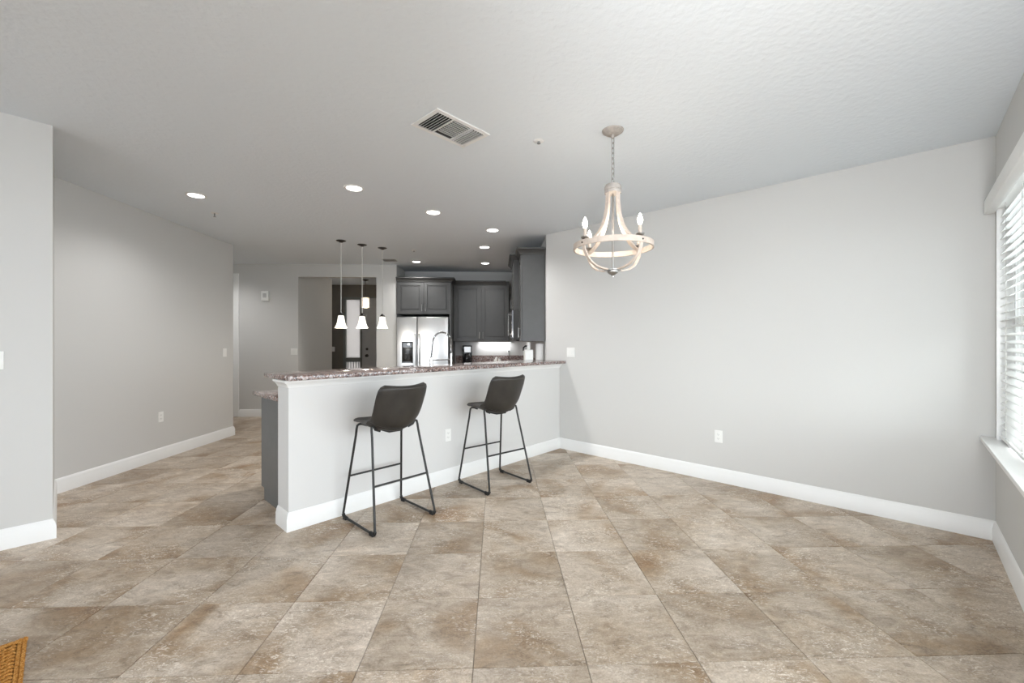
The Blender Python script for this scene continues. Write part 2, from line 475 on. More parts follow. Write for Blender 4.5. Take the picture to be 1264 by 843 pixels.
# ------------------------------------------------------------------ walls
HW = H + 0.02
KX = (4.32 - 3.42) * R2                         # kitchen right wall face (x)
def uvp(pts): return [W(*p) for p in pts]
def wall(name, pts, z0=0.0, z1=HW, m='wall_paint'):
    return struct(MB().prism(pts, z0, z1).build(name, m))
KO = KX + 0.12
wall('wall_right', uvp([(4.32, -0.45), (4.32, 3.42)]) + [W(4.44, 4.44 - KO * math.sqrt(2))] + uvp([(4.44, -0.45)]))
wall('wall_kitchen_right', [W(4.32, 3.42), (KX, 8.45), (KO, 8.45), W(4.44, 4.44 - KO * math.sqrt(2))])
wall('wall_kitchen_back', [(-1.83, 8.45), (KO, 8.45), (KO, 8.57), (-1.83, 8.57)])
wall('wall_kitchen_left', [(-2.19, 7.72), (-1.83, 7.72), (-1.83, 8.57), (-2.19, 8.57)])
# window wall with a window on the right and an added opening behind the camera, placed for the sky light
ww = MB()
def uvbox(mb, u0, u1, v0, v1, z0, z1, bev=0.0): mb.prism(uvp([(u0, v0), (u1, v0), (u1, v1), (u0, v1)]), z0, z1, bev); return mb
WU0, WU1, WZ0, WZ1 = 2.35, 4.235, 0.70, 2.27
uvbox(ww, WU1, 4.44, -0.57, -0.45, 0, HW); uvbox(ww, WU0, WU1, -0.57, -0.45, 0, 0.672); uvbox(ww, WU0, WU1, -0.57, -0.45, WZ1, HW)
uvbox(ww, 2.15, WU0, -0.57, -0.45, 0, HW); uvbox(ww, -0.1, 2.15, -0.57, -0.45, 2.42, HW); uvbox(ww, -3.72, -0.1, -0.57, -0.45, 0, HW)
struct(ww.build('wall_window', 'wall_paint'))
ws = MB()
uvbox(ws, -3.72, -3.60, -0.45, -0.15, 0, HW); uvbox(ws, -3.72, -3.60, 2.75, 4.27, 0, HW); uvbox(ws, -3.72, -3.60, -0.15, 2.75, 0, 0.38); uvbox(ws, -3.72, -3.60, -0.15, 2.75, 2.42, HW)  # unseen wall, its opening added to let sky light onto the right wall
struct(ws.build('wall_far_left', 'wall_paint'))
NU = -0.035; NV = 4.275; LX = -3.85
HZ = H + 0.17
LX0, LX1, LYE = -3.90, -3.80, 6.20
RV = NU - LX0 * math.sqrt(2)                     # v where the return meets the left wall
wall('wall_left_front', uvp([(-3.72, NV), (NU, NV), (NU - 0.12, NV + 0.12), (-3.72, NV + 0.12)]), z1=HZ)
LY0 = W(NU, RV)[1]
wall('wall_left_return', [W(NU, NV), W(NU, RV), (LX0 - 0.12, LY0 - 0.12 * 0.4142), W(NU - 0.12, NV + 0.12)], z1=HZ)
wall('wall_left', [(LX0, LY0), (LX1, LYE), (LX1 - 0.12, LYE), (LX0 - 0.12, LY0 - 0.12 * 0.4142)], z1=HZ)
wall('wall_hall_front', [(LX1 - 0.12, LYE), (LX1 - 0.125, LYE - 0.12), (-6.4, LYE - 0.12), (-6.4, LYE)])
wall('wall_hall_left', [(-6.4, 6.04), (-6.4, 9.8), (-6.52, 9.8), (-6.52, 6.04)])
# back wall: doorway on the left, the thermostat piece, header over the foyer opening
BY = 7.72
bw = MB()
DX0, DX1, DZ = -5.62, -4.72, 2.47
OX0, OX1, OZ = -3.585, -2.19, 2.515
bw.box((-6.4, BY, 0), (DX0, BY + 0.12, HW)); bw.box((DX0, BY, DZ), (DX1, BY + 0.12, HW)); bw.box((DX1, BY, 0), (OX0, BY + 0.12, HW))
bw.box((OX0, BY, OZ), (OX1, BY + 0.12, HW))
struct(bw.build('wall_back', 'wall_paint'))
wall('wall_foyer_left', [(-3.70, BY + 0.12), (-3.70, 9.57), (-3.82, 9.57), (-3.82, BY + 0.12)])
wall('wall_foyer_right', [(-2.07, 8.57), (-1.95, 8.57), (-1.95, 10.6), (-2.07, 10.6)])
wall('wall_foyer_end', [(-4.75, 9.57), (-4.75, 10.6), (-4.87, 10.6), (-4.87, 9.57)])
wall('wall_foyer_inner', [(-3.82, 9.45), (-3.82, 9.57), (-6.4, 9.57), (-6.4, 9.45)])
FY = 10.48
fb = MB()
SX0, SX1, FX1, FZ = -3.72, -3.34, -2.36, 2.44
fb.box((-4.87, FY, 0), (SX0 - 0.06, FY + 0.12, HW)); fb.box((SX0 - 0.06, FY, FZ), (FX1 + 0.06, FY + 0.12, HW)); fb.box((FX1 + 0.06, FY, 0), (-1.95, FY + 0.12, HW))
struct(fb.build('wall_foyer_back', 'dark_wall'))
# peninsula half wall
PU0, PV0, PV1 = 1.105, 3.20, 3.41
PZ = 1.072
wall('wall_peninsula', uvp([(PU0, PV0), (4.318, PV0), (4.318, PV1), (PU0, PV1)]), 0, PZ, 'wall_paint_lit')

# ------------------------------------------------------------------ baseboards and trim
BP = [(0, 0.0), (0.017, 0.0), (0.017, 0.088), (0.013, 0.096), (0.013, 0.108), (0.008, 0.120), (0.004, 0.130), (0, 0.133)]
def mitred(path, prof, names, m='trim_white', left=True, ends=(None, None)):
    """one object per segment; the profile sits on the left (or right) of the walking direction"""
    P = [Vector((p[0], p[1])) for p in path]; n = len(P)
    sgn = 1 if left else -1
    D = [(P[i + 1] - P[i]).normalized() for i in range(n - 1)]
    Nn = [Vector((-d.y, d.x)) * sgn for d in D]
    off = []
    for i in range(n):
        if i == 0: off.append(Nn[0])
        elif i == n - 1: off.append(Nn[-1])
        else:
            b = (Nn[i - 1] + Nn[i]).normalized(); off.append(b / max(0.2, b.dot(Nn[i])))
    for s in range(n - 1):
        mb = MB(); bm = mb.bm
        a = [bm.verts.new((P[s].x + off[s].x * q, P[s].y + off[s].y * q, z)) for q, z in prof]
        b = [bm.verts.new((P[s + 1].x + off[s + 1].x * q, P[s + 1].y + off[s + 1].y * q, z)) for q, z in prof]
        k = len(prof)
        for t in range(k): bm.faces.new((a[t], a[(t + 1) % k], b[(t + 1) % k], b[t]))
        bm.faces.new(a[::-1]); bm.faces.new(b)
        bmesh.ops.recalc_face_normals(bm, faces=bm.faces[:])
        struct(mb.build(names[s], m))
mitred(uvp([(2.17, -0.45), (4.32, -0.45), (4.32, PV0), (PU0, PV0), (PU0, PV1)]), BP,
       ['baseboard_window', 'baseboard_right', 'baseboard_peninsula', 'baseboard_peninsula_end'])
mitred([W(-3.58, NV), W(NU, NV), W(NU, RV), (LX1, LYE), (LX1 - 0.12, LYE)], BP,
       ['baseboard_left_front', 'baseboard_left_return', 'baseboard_left', 'baseboard_left_end'], left=False)
mitred([(DX1 + 0.10, BY), (OX0, BY), (OX0, BY + 0.12)], BP, ['baseboard_back', 'baseboard_back_end'], left=False)
mitred([(OX1 + 0.017, BY), (-1.83, BY)], BP, ['baseboard_kitchen'], left=False)
mitred([(-3.70, BY + 0.14), (-3.70, 9.57)], BP, ['baseboard_foyer'], left=False)
# moulding under the bar counter
CP = [(0, 1.018), (0.006, 1.018), (0.010, 1.030), (0.020, 1.045), (0.034, 1.055), (0.038, 1.060), (0.038, 1.072), (0, 1.072)]
mitred(uvp([(4.318, PV0), (PU0, PV0), (PU0, PV1)]), CP, ['trim_1', 'trim_2'])

# doorway casing and the door standing in the dark room behind it
dc = MB()
dc.box((DX1, BY - 0.018, 0), (DX1 + 0.095, BY, DZ + 0.095), 0.004); dc.box((DX0 - 0.095, BY - 0.018, 0), (DX0, BY, DZ + 0.095), 0.004)
dc.box((DX0, BY - 0.018, DZ), (DX1, BY, DZ + 0.095), 0.004)
dc.box((DX1 - 0.018, BY, 0), (DX1, BY + 0.12, DZ)); dc.box((DX0, BY, 0), (DX0 + 0.018, BY + 0.12, DZ)); dc.box((DX0, BY, DZ - 0.018), (DX1, BY + 0.12, DZ))
struct(dc.build('trim_3', 'trim_white'))
d2 = struct(MB().box((-5.55, BY + 0.14, 0.012), (-5.51, BY + 0.98, DZ - 0.03), 0.003).build('door_2', 'trim_white'))
hb = MB().lathe([(0, 0), (0.026, 0.0), (0.026, 0.008), (0.011, 0.014), (0.011, 0.035), (0.027, 0.05), (0.024, 0.066), (0, 0.07)], 16,
     Matrix.Translation((-5.51, BY + 0.90, 1.0)) @ Matrix.Rotation(PI / 2, 4, 'Y'))
hb.build('door_knob', 'nickel', d2)
mitred([(-6.38, 9.45), (-3.84, 9.45)], BP, ['baseboard_hall_room'], left=False)

# front door and its sidelight
w2 = MB()
w2.box((SX0 - 0.06, FY - 0.012, 0), (SX0, FY + 0.10, FZ)); w2.box((SX1 - 0.03, FY - 0.012, 0), (SX1 + 0.012, FY + 0.10, FZ)); w2.box((SX0, FY - 0.012, FZ - 0.06), (SX1 - 0.03, FY + 0.10, FZ))
w2.box((SX0, FY, 0.0), (SX1 - 0.03, FY + 0.10, 0.16)); w2.box((SX0, FY, 0.85), (SX1 - 0.03, FY + 0.10, 0.95))
win2 = struct(w2.build('window_2', 'door_frame'))
MB().box((SX0, FY + 0.05, 0.95), (SX1 - 0.03, FY + 0.062, FZ - 0.06)).build('pane', 'frosted_glass', win2)
MB().box((SX0, FY + 0.05, 0.16), (SX1 - 0.03, FY + 0.062, 0.85)).build('pane', 'frosted_glass', win2)
for k in range(5):
    x = SX0 + 0.045 + k * 0.065
    MB().box((x - 0.008, FY + 0.03, 0.16), (x + 0.008, FY + 0.045, 0.85), 0.002).build('grille_bar', 'door_frame', win2)
d1 = MB()
d1.box((SX1 + 0.012, FY + 0.02, 0.01), (FX1, FY + 0.065, FZ - 0.03), 0.003)
for z0, z1 in ((0.2, 0.85), (1.1, 2.2)):
    for x0, x1 in ((SX1 + 0.15, SX1 + 0.45), (SX1 + 0.55, SX1 + 0.85)):
        d1.box((x0, FY + 0.008, z0), (x1, FY + 0.021, z1), 0.006)
door1 = struct(d1.build('door_1', 'door_grey'))
MB().box((FX1, FY - 0.012, 0), (FX1 + 0.06, FY + 0.10, FZ)).box((SX1 + 0.012, FY - 0.012, FZ - 0.03), (FX1, FY + 0.10, FZ)).build('door_frame', 'door_frame', door1)
kx = SX1 + 0.085
rotx = Matrix.Rotation(PI / 2, 4, 'X')
MB().lathe([(0, 0), (0.036, 0), (0.036, 0.01), (0.012, 0.016), (0.012, 0.05), (0.03, 0.06), (0.032, 0.075), (0.02, 0.088), (0, 0.09)], 16, Matrix.Translation((kx + 0.05, FY + 0.022, 1.0)) @ rotx).build('door_knob', 'bronze', door1)
MB().lathe([(0, 0), (0.032, 0), (0.032, 0.016), (0.024, 0.022), (0, 0.022)], 16, Matrix.Translation((kx + 0.05, FY + 0.022, 1.16)) @ rotx).build('deadbolt', 'bronze', door1)

# ------------------------------------------------------------------ right window and its blind
wf = MB()
uvbox(wf, WU0, WU0 + 0.05, -0.565, -0.52, WZ0, WZ1); uvbox(wf, WU1 - 0.05, WU1, -0.565, -0.52, WZ0, WZ1)
uvbox(wf, WU0 + 0.05, WU1 - 0.05, -0.565, -0.52, WZ1 - 0.05, WZ1); uvbox(wf, WU0 + 0.05, WU1 - 0.05, -0.565, -0.52, WZ0, WZ0 + 0.06)
uvbox(wf, (WU0 + WU1) / 2 - 0.03, (WU0 + WU1) / 2 + 0.03, -0.565, -0.52, WZ0 + 0.06, WZ1 - 0.05)
for a, b in ((WU0, WU0 + 0.012), (WU1 - 0.012, WU1 + 0.0)):
    uvbox(wf, a, b, -0.52, -0.444, WZ0, WZ1 - 0.02)
win1 = struct(wf.build('window_1', 'trim_white'))
for a, b in ((WU0 + 0.05, (WU0 + WU1) / 2 - 0.03), ((WU0 + WU1) / 2 + 0.03, WU1 - 0.05)):
    uvbox(MB(), a, b, -0.550, -0.540, WZ0 + 0.06, WZ1 - 0.05).build('pane', 'pane_glass', win1)
    uvbox(MB(), a, b, -0.56, -0.53, 1.46, 1.50).build('meeting_rail', 'trim_white', win1)
sl = MB(); sl.prism(uvp([(WU0 - 0.05, -0.449), (WU0, -0.449), (WU0, -0.569), (WU1, -0.569), (WU1, -0.449), (4.315, -0.449), (4.315, -0.375), (WU0 - 0.05, -0.375)]), 0.672, WZ0, 0.005, 2)
sl.build('window_sill', 'trim_white', win1)
ap = MB(); uvbox(ap, WU0 - 0.02, 4.30, -0.449, -0.432, 0.585, 0.672, 0.003); ap.build('sill_apron', 'trim_white', win1)

bl = thing('window_blind', 'white slatted window blind with a valance hanging in the right-hand window', 'blind', (*W((WU0 + WU1) / 2, -0.482), 0.715), A45)
hw = (WU1 - WU0) / 2 - 0.018
MB().box((-hw - 0.05, 0.040, 1.490), (hw + 0.055, 0.090, 1.585), 0.006, 2).box((-hw, -0.025, 1.51), (hw, 0.041, 1.55)).build('valance', 'blind_white', bl)
tl = math.radians(-24)
s0 = MB()
prof = [(-0.025, -0.0015), (0, 0.0025), (0.025, -0.0015), (0.025, 0.0012), (0, 0.0052), (-0.025, 0.0012)]
c_, s_ = math.cos(tl), math.sin(tl)
bm = s0.bm; ra = []; rb = []
for q, z in prof:
    yy, zz = q * c_ - z * s_, q * s_ + z * c_
    ra.append(bm.verts.new((-hw, yy, zz))); rb.append(bm.verts.new((hw, yy, zz)))
for k in range(6): bm.faces.new((ra[k], ra[(k + 1) % 6], rb[(k + 1) % 6], rb[k]))
bm.faces.new(ra[::-1]); bm.faces.new(rb)
bmesh.ops.recalc_face_normals(bm, faces=bm.faces[:])
first = s0.build('slat', 'blind_white', bl); first.location = (0, 0.0, 0.045)
for k in range(1, 30):
    o = first.copy(); C.objects.link(o); o.location = (0, 0.0, 0.045 + k * 0.0487)
MB().box((-hw, -0.026, 0.001), (hw, 0.026, 0.020), 0.004).build('bottom_rail', 'blind_white', bl)
for q in (-0.72, -0.24, 0.24, 0.72):
    MB().box((q * hw / 0.9 - 0.0015, -0.030, 0.02), (q * hw / 0.9 + 0.0015, -0.027, 1.50)).box((q * hw / 0.9 - 0.0015, 0.018, 0.02), (q * hw / 0.9 + 0.0015, 0.021, 1.50)).build('ladder_cord', 'cord_white', bl)

# ------------------------------------------------------------------ counters
bar = MB(); bar.prism(uvp([(1.07, 3.10), (4.316, 3.10), (4.316, 3.62), (1.07, 3.62)]), PZ + 0.001, 1.108, 0.007, 2)
tag(bar.build('bar_countertop', 'granite', loc=(*W(2.7, 3.4), PZ + 0.001)), 'long raised speckled granite bar top capping the white half wall', 'countertop')
CZ0, CZ1 = 0.881, 0.914
sc_ = MB(); sc_.prism([W(1.145, 3.415), W(4.29, 3.415), (KX - 0.006, 5.49), (KX - 0.006, 5.985), (-0.01, 5.985), W(-0.014 + 4.17, 4.17), W(1.145, 4.17)], CZ0, CZ1, 0.006, 2)
tag(sc_.build('sink_countertop', 'granite', loc=(*W(2.7, 3.8), CZ0)), 'lower granite worktop behind the bar, its end showing beside the grey cabinet panel', 'countertop')
bc = MB(); bc.prism([(-0.83, 7.80), (-0.01, 7.80), (-0.01, 6.755), (KX - 0.006, 6.755), (KX - 0.006, 8.444), (-0.83, 8.444)], CZ0, CZ1, 0.006, 2)
bc_ = bc.build('back_countertop', 'granite', loc=(-0.2, 8.1, CZ0))
tag(bc_, 'granite worktop under the back wall cabinets, carrying the coffee maker', 'countertop')
bsp = MB(); bsp.box((-0.83, 8.422, CZ1), (KX - 0.028, 8.444, 1.07), 0.002); bsp.box((KX - 0.028, 6.76, CZ1), (KX - 0.006, 8.444, 1.07), 0.002)
struct(bsp.build('trim_4', 'granite'), 'low granite backsplash along the back kitchen wall', 'backsplash')

# ------------------------------------------------------------------ cabinets
def shaker(x0, x1, z0, z1, yf, th=0.02, fw=0.062):       # door facing -y, front face at yf
    mb = MB()
    mb.box((x0, yf, z0), (x0 + fw, yf + th, z1), 0.002); mb.box((x1 - fw, yf, z0), (x1, yf + th, z1), 0.002)
    mb.box((x0 + fw, yf, z0), (x1 - fw, yf + th, z0 + fw), 0.002); mb.box((x0 + fw, yf, z1 - fw), (x1 - fw, yf + th, z1), 0.002)
    mb.box((x0 + fw - 0.002, yf + 0.013, z0 + fw - 0.002), (x1 - fw + 0.002, yf + th - 0.001, z1 - fw + 0.002))
    mb.box((x0 + fw + 0.022, yf + 0.007, z0 + fw + 0.022), (x1 - fw - 0.022, yf + 0.014, z1 - fw - 0.022), 0.005)
    return mb
def bar_handle(x, z0, z1, yf):
    mb = MB(); mb.tube([(x, yf - 0.028, z0), (x, yf - 0.028, z1)], 0.005, 8)
    for z in (z0 + 0.015, z1 - 0.015): mb.tube([(x, yf, z), (x, yf - 0.028, z)], 0.004, 6)
    return mb
CRP = [(0, 0), (0.012, 0), (0.018, 0.02), (0.045, 0.055), (0.06, 0.062), (0.06, 0.08), (0, 0.08)]
def cabinet(name, label, loc, rotz, w, d, h, doors=2, base=False, crown=None, group=None, handle_low=True, fill=0.0):
    """local frame: x along the front, front at y = 0, body towards +y, bottom at z = 0"""
    t = thing(name, label, 'cabinet', loc, rotz, group or ('grey base cabinets' if base else 'grey upper cabinets'))
    z0 = 0.10 if base else 0.0
    mb = MB(); mb.box((0, 0.021, z0), (w, d, h), 0.0015)
    mb.build('body', 'cabinet_grey', t)
    if base:
        MB().box((0.005, 0.075, 0.0), (w - 0.005, d, 0.10)).build('toe_kick', 'toe_dark', t)
    dw = (w - 0.006) / doors
    for k in range(doors):
        x0 = 0.003 + k * dw + 0.0025; x1 = x0 + dw - 0.005
        top = h - 0.004
        if base:
            dr = shaker(x0, x1, h - 0.165, h - 0.006, 0.0, fw=0.035).build('drawer', 'cabinet_grey', t)
            hb = MB(); hb.tube([((x0 + x1) / 2 - 0.06, -0.028, h - 0.085), ((x0 + x1) / 2 + 0.06, -0.028, h - 0.085)], 0.005)
            for q in (-0.045, 0.045): hb.tube([((x0 + x1) / 2 + q, 0, h - 0.085), ((x0 + x1) / 2 + q, -0.028, h - 0.085)], 0.004, 6)
            hb.build('handle', 'nickel', dr); top = h - 0.17
        door = shaker(x0, x1, z0 + 0.004, top, 0.0).build('door', 'cabinet_grey', t)
        hx = (x1 - 0.03) if k % 2 == 0 else (x0 + 0.03)
        hz = (z0 + 0.05) if handle_low else (top - 0.18)
        bar_handle(hx, hz, hz + 0.13, 0.0).build('handle', 'nickel', door)
    if crown:
        mb = MB(); bm = mb.bm
        # crown along chosen sides: list of local 2-D points walked with the outside on the right
        P = [Vector(p) for p in crown]; n = len(P)
        D = [(P[i + 1] - P[i]).normalized() for i in range(n - 1)]; N = [Vector((q.y, -q.x)) for q in D]
        rings = []
        for i in range(n):
            if i == 0: o_ = N[0]
            elif i == n - 1: o_ = N[-1]
            else:
                b = (N[i - 1] + N[i]).normalized(); o_ = b / max(0.3, b.dot(N[i]))
            rings.append([bm.verts.new((P[i].x + o_.x * q, P[i].y + o_.y * q, h + z)) for q, z in CRP])
        k = len(CRP)
        for a, b in zip(rings, rings[1:]):
            for q in range(k): bm.faces.new((a[q], a[(q + 1) % k], b[(q + 1) % k], b[q]))
        bm.faces.new(rings[0][::-1]); bm.faces.new(rings[-1])
        bmesh.ops.recalc_face_normals(bm, faces=bm.faces[:])
        mb.box((0.001, 0.022, h), (w - 0.001, d, h + 0.078))
        mb.build('crown_moulding', 'cabinet_grey', t)
    return t

# back wall: above the fridge, and the pair right of it (front doors face -y)
FRX0, FRX1 = -1.815, -0.885
fcab = cabinet('fridge_cabinet', 'short grey double-door wall cabinet directly above the refrigerator', (-1.826, 7.70, 1.845), 0, 0.985, 0.745, 0.585, 2, crown=[(0, 0.0), (0.985, 0.0), (0.985, 0.31)])
adopt(MB().box((-0.875, 7.72, 0.0), (-0.842, 8.444, 1.844), 0.002).build('side_panel', 'cabinet_grey'), fcab)
cabinet('wall_cabinet', 'tall grey double-door wall cabinet on the back wall right of the refrigerator', (-0.838, 8.09, 1.352), 0, 1.065, 0.354, 1.075, 2, crown=[(0.0, 0.0), (1.0, 0.0)])
# right run (front doors face -x): local x runs towards -world y
def right_cab(y1, w, d, z, h, **k):
    return dict(loc=(KX - 0.004 - d, y1, z), rotz=-PI / 2, w=w, d=d, h=h, **k)
Y_A0, Y_A1 = 5.54, 5.985
cabinet('wall_cabinet', 'grey wall cabinet nearest the dining wall, its plain side panel facing the room', **right_cab(Y_A1, Y_A1 - Y_A0, 0.325, 1.352, 1.145, doors=1, crown=[(0.066, 0.0), (Y_A1 - Y_A0, 0.0), (Y_A1 - Y_A0, 0.325)]))
cabinet('microwave_cabinet', 'short deep grey cabinet above the microwave', **right_cab(6.752, 0.76, 0.40, 1.80, 0.70, doors=2, crown=[(0.0, 0.40), (0.0, 0.0), (0.76, 0.0), (0.76, 0.05)]))
cabinet('wall_cabinet', 'grey wall cabinet in the far kitchen corner beyond the microwave', **right_cab(8.05, 1.29, 0.325, 1.352, 1.075, doors=2, crown=None))
# peninsula base cabinets, doors facing +v (the kitchen); local x runs towards -u
pcabs = []
for u1, u0, lab in ((2.10, 1.195, 'grey base cabinet whose plain end panel shows left of the half wall'), (3.10, 2.105, 'grey base cabinet under the sink behind the half wall'), (4.08, 3.105, 'grey base cabinet at the inner end of the sink worktop')):
    bcab = cabinet('base_cabinet', lab, (*W(u1, 4.08), 0), A45 + PI, u1 - u0, 0.655, 0.880, 2, base=True, handle_low=False)
    pcabs.append(bcab)
p_ = MB(); p_.prism(uvp([(1.188, 3.42), (1.1945, 3.42), (1.1945, 4.075), (1.188, 4.075)]), 0.10, 0.880).prism(uvp([(1.188, 3.42), (1.1945, 3.42), (1.1945, 4.00), (1.188, 4.00)]), 0.0, 0.10)
adopt(p_.build('end_panel', 'cabinet_panel'), pcabs[0])
cabinet('base_cabinet', 'grey base cabinet along the back wall beside the refrigerator', (-0.83, 7.835, 0), 0, 0.80, 0.605, 0.880, 2, base=True, handle_low=False)
cabinet('base_cabinet', 'grey base cabinet between the range and the back corner', **right_cab(7.80, 1.035, 0.62, 0, 0.880, doors=2, base=True, handle_low=False))

# ------------------------------------------------------------------ range and microwave
rg = thing('kitchen_range', 'stainless steel kitchen range under the microwave', 'stove', (KX - 0.02, 6.37, 0), -PI / 2)
MB().box((-0.375, -0.62, 0.0), (0.375, 0.0, 0.90), 0.004).build('body', 'stainless', rg)
MB().box((-0.375, -0.63, 0.90), (0.375, 0.0, 0.916), 0.003).build('cooktop', 'oven_glass', rg)
dr = MB().box((-0.36, -0.645, 0.16), (0.36, -0.621, 0.74), 0.004).build('oven_door', 'oven_glass', rg)
MB().tube([(-0.32, -0.69, 0.70), (0.32, -0.69, 0.70)], 0.012).tube([(-0.28, -0.645, 0.70), (-0.28, -0.69, 0.70)], 0.008).tube([(0.28, -0.645, 0.70), (0.28, -0.69, 0.70)], 0.008).build('handle', 'stainless', dr)
for k in range(5):
    MB().lathe([(0, 0), (0.022, 0), (0.019, 0.03), (0, 0.03)], 14, Matrix.Translation((-0.28 + k * 0.14, -0.62, 0.83)) @ rotx).build('knob', 'black_plastic', rg)

mw = thing('microwave_oven', 'stainless over-range microwave mounted under the short grey cabinet', 'microwave', (KX - 0.004, 6.372, 1.372), -PI / 2)
MB().box((-0.376, -0.40, 0.0), (0.376, 0.0, 0.427), 0.004).build('body', 'toe_dark', mw)
dr = MB().box((-0.376, -0.425, 0.03), (0.18, -0.401, 0.425), 0.004).build('door', 'stainless', mw)
MB().box((-0.33, -0.430, 0.09), (0.11, -0.425, 0.36), 0.002).build('window', 'oven_glass', dr)
MB().tube([(0.150, -0.465, 0.06), (0.150, -0.465, 0.39)], 0.011).tube([(0.150, -0.425, 0.08), (0.150, -0.465, 0.08)], 0.008).tube([(0.150, -0.425, 0.37), (0.150, -0.465, 0.37)], 0.008).build('handle', 'chrome', dr)
cp = MB().box((0.184, -0.425, 0.03), (0.376, -0.401, 0.425), 0.004).build('control_panel', 'oven_glass', mw)
for k in range(4):
    for q in range(3):
        MB().box((0.21 + q * 0.05, -0.428, 0.08 + k * 0.05), (0.245 + q * 0.05, -0.4245, 0.115 + k * 0.05), 0.001).build('button', 'nickel', cp)
MB().box((-0.376, -0.42, 0.0), (0.376, -0.401, 0.027), 0.003).build('vent_grille', 'black_plastic', mw)

# under-cabinet lamp
uc = thing('under_cabinet_light', 'slim white lamp bar fixed under the back wall cabinet', 'lamp', (-0.05, 8.36, 1.352))
MB().box((-0.33, -0.03, -0.022), (0.33, 0.03, 0.0), 0.003).build('housing', 'plate_white', uc)
MB().box((-0.32, -0.022, -0.026), (0.32, 0.022, -0.0205), 0.001).build('diffuser', 'led_strip', uc)
o = area('under_cabinet_glow', (-0.05, 8.36, 1.32), (-0.05, 8.42, 0.9), 0.64, 0.04, 1.8, (0.97, 0.985, 1.0)); o.parent = None

# ------------------------------------------------------------------ refrigerator
fr = thing('refrigerator', 'stainless steel side-by-side refrigerator with a black ice dispenser', 'refrigerator', ((FRX0 + FRX1) / 2, 7.66, 0))
w2_ = (FRX1 - FRX0) / 2
sp = -1.449 - (FRX0 + FRX1) / 2
MB().box((-w2_ + 0.01, 0.06, 0.02), (w2_ - 0.01, 0.76, 1.775), 0.004).build('body', 'toe_dark', fr)
MB().box((-w2_ + 0.02, 0.05, 0.0), (w2_ - 0.02, 0.70, 0.06)).build('kick_grille', 'black_plastic', fr)
ld = MB().box((-w2_, 0.0, 0.07), (sp - 0.004, 0.055, 1.79), 0.012, 3).build('door', 'stainless', fr)
rd = MB().box((sp + 0.004, 0.0, 0.07), (w2_, 0.055, 1.79), 0.012, 3).build('door', 'stainless', fr)
for dx, par in ((-0.035, ld), (0.035, rd)):
    hd = MB(); hd.tube([(sp + dx, 0.0, 0.52), (sp + dx, -0.045, 0.55), (sp + dx, -0.055, 0.62), (sp + dx, -0.055, 1.38), (sp + dx, -0.045, 1.45), (sp + dx, 0.0, 1.48)], 0.012, 10)
    hd.build('handle', 'stainless', par)
dx0, dx1 = -w2_ + 0.095, -w2_ + 0.295
ds = MB().box((dx0, -0.006, 0.96), (dx1, 0.006, 1.345), 0.006, 2).build('dispenser', 'black_plastic', ld)
MB().box((dx0 + 0.02, -0.009, 1.24), (dx1 - 0.02, -0.005, 1.325), 0.002).build('dispenser_panel', 'oven_glass', ld)
MB().box((dx0 + 0.02, -0.030, 0.966), (dx1 - 0.02, -0.005, 0.985), 0.003).build('drip_tray', 'oven_glass', ld)
for k in range(2):
    MB().box((dx0 + 0.055 + k * 0.06, -0.022, 1.03), (dx0 + 0.085 + k * 0.06, -0.007, 1.13), 0.004).build('paddle', 'toe_dark', ld)
MB().box((dx0 + 0.105, -0.0115, 1.285), (dx0 + 0.14, -0.0085, 1.310), 0.001).build('display', 'led_strip', ld)

# ------------------------------------------------------------------ small things in the kitchen
cm = thing('coffee_maker', 'black drip coffee maker with a silver band on the back worktop', 'coffee maker', (-0.585, 8.24, CZ1))
MB().box((-0.09, -0.10, 0.0), (0.09, 0.12, 0.035), 0.008, 2).build('base', 'black_plastic', cm)
MB().box((-0.09, 0.03, 0.034), (0.09, 0.12, 0.36), 0.008, 2).build('tower', 'black_plastic', cm)
MB().box((-0.09, -0.10, 0.24), (0.09, 0.031, 0.36), 0.010, 2).build('brew_head', 'black_plastic', cm)
MB().box((-0.05, -0.104, 0.225), (0.075, -0.099, 0.335), 0.002).build('control_panel', 'stainless', cm)
MB().lathe([(0, 0), (0.06, 0), (0.072, 0.03), (0.074, 0.09), (0.055, 0.15), (0.05, 0.165), (0, 0.165)], 20, Matrix.Translation((0, -0.03, 0.036))).build('carafe', 'oven_glass', cm)

def cup(loc, lab, tilt):
    t = thing('shaker', lab, 'shaker', loc, 0, 'white shakers on the back worktop')
    MB().lathe([(0, 0), (0.030, 0), (0.034, 0.01), (0.030, 0.06), (0.020, 0.10), (0.012, 0.118), (0, 0.12)], 18, Matrix.Rotation(tilt, 4, 'Y')).build('body', 'porcelain', t)
    MB().lathe([(0.0215, 0.094), (0.0235, 0.097), (0.014, 0.122), (0, 0.126)], 18, Matrix.Rotation(tilt, 4, 'Y')).build('cap', 'nickel' if tilt == 0 else 'porcelain', t)
cup((-0.045, 8.20, CZ1 + 0.02), 'white shaker leaning on the back worktop, left one of two', 0.30)
cup((0.045, 8.20, CZ1), 'upright white shaker with a grey cap, right one of two', 0.0)

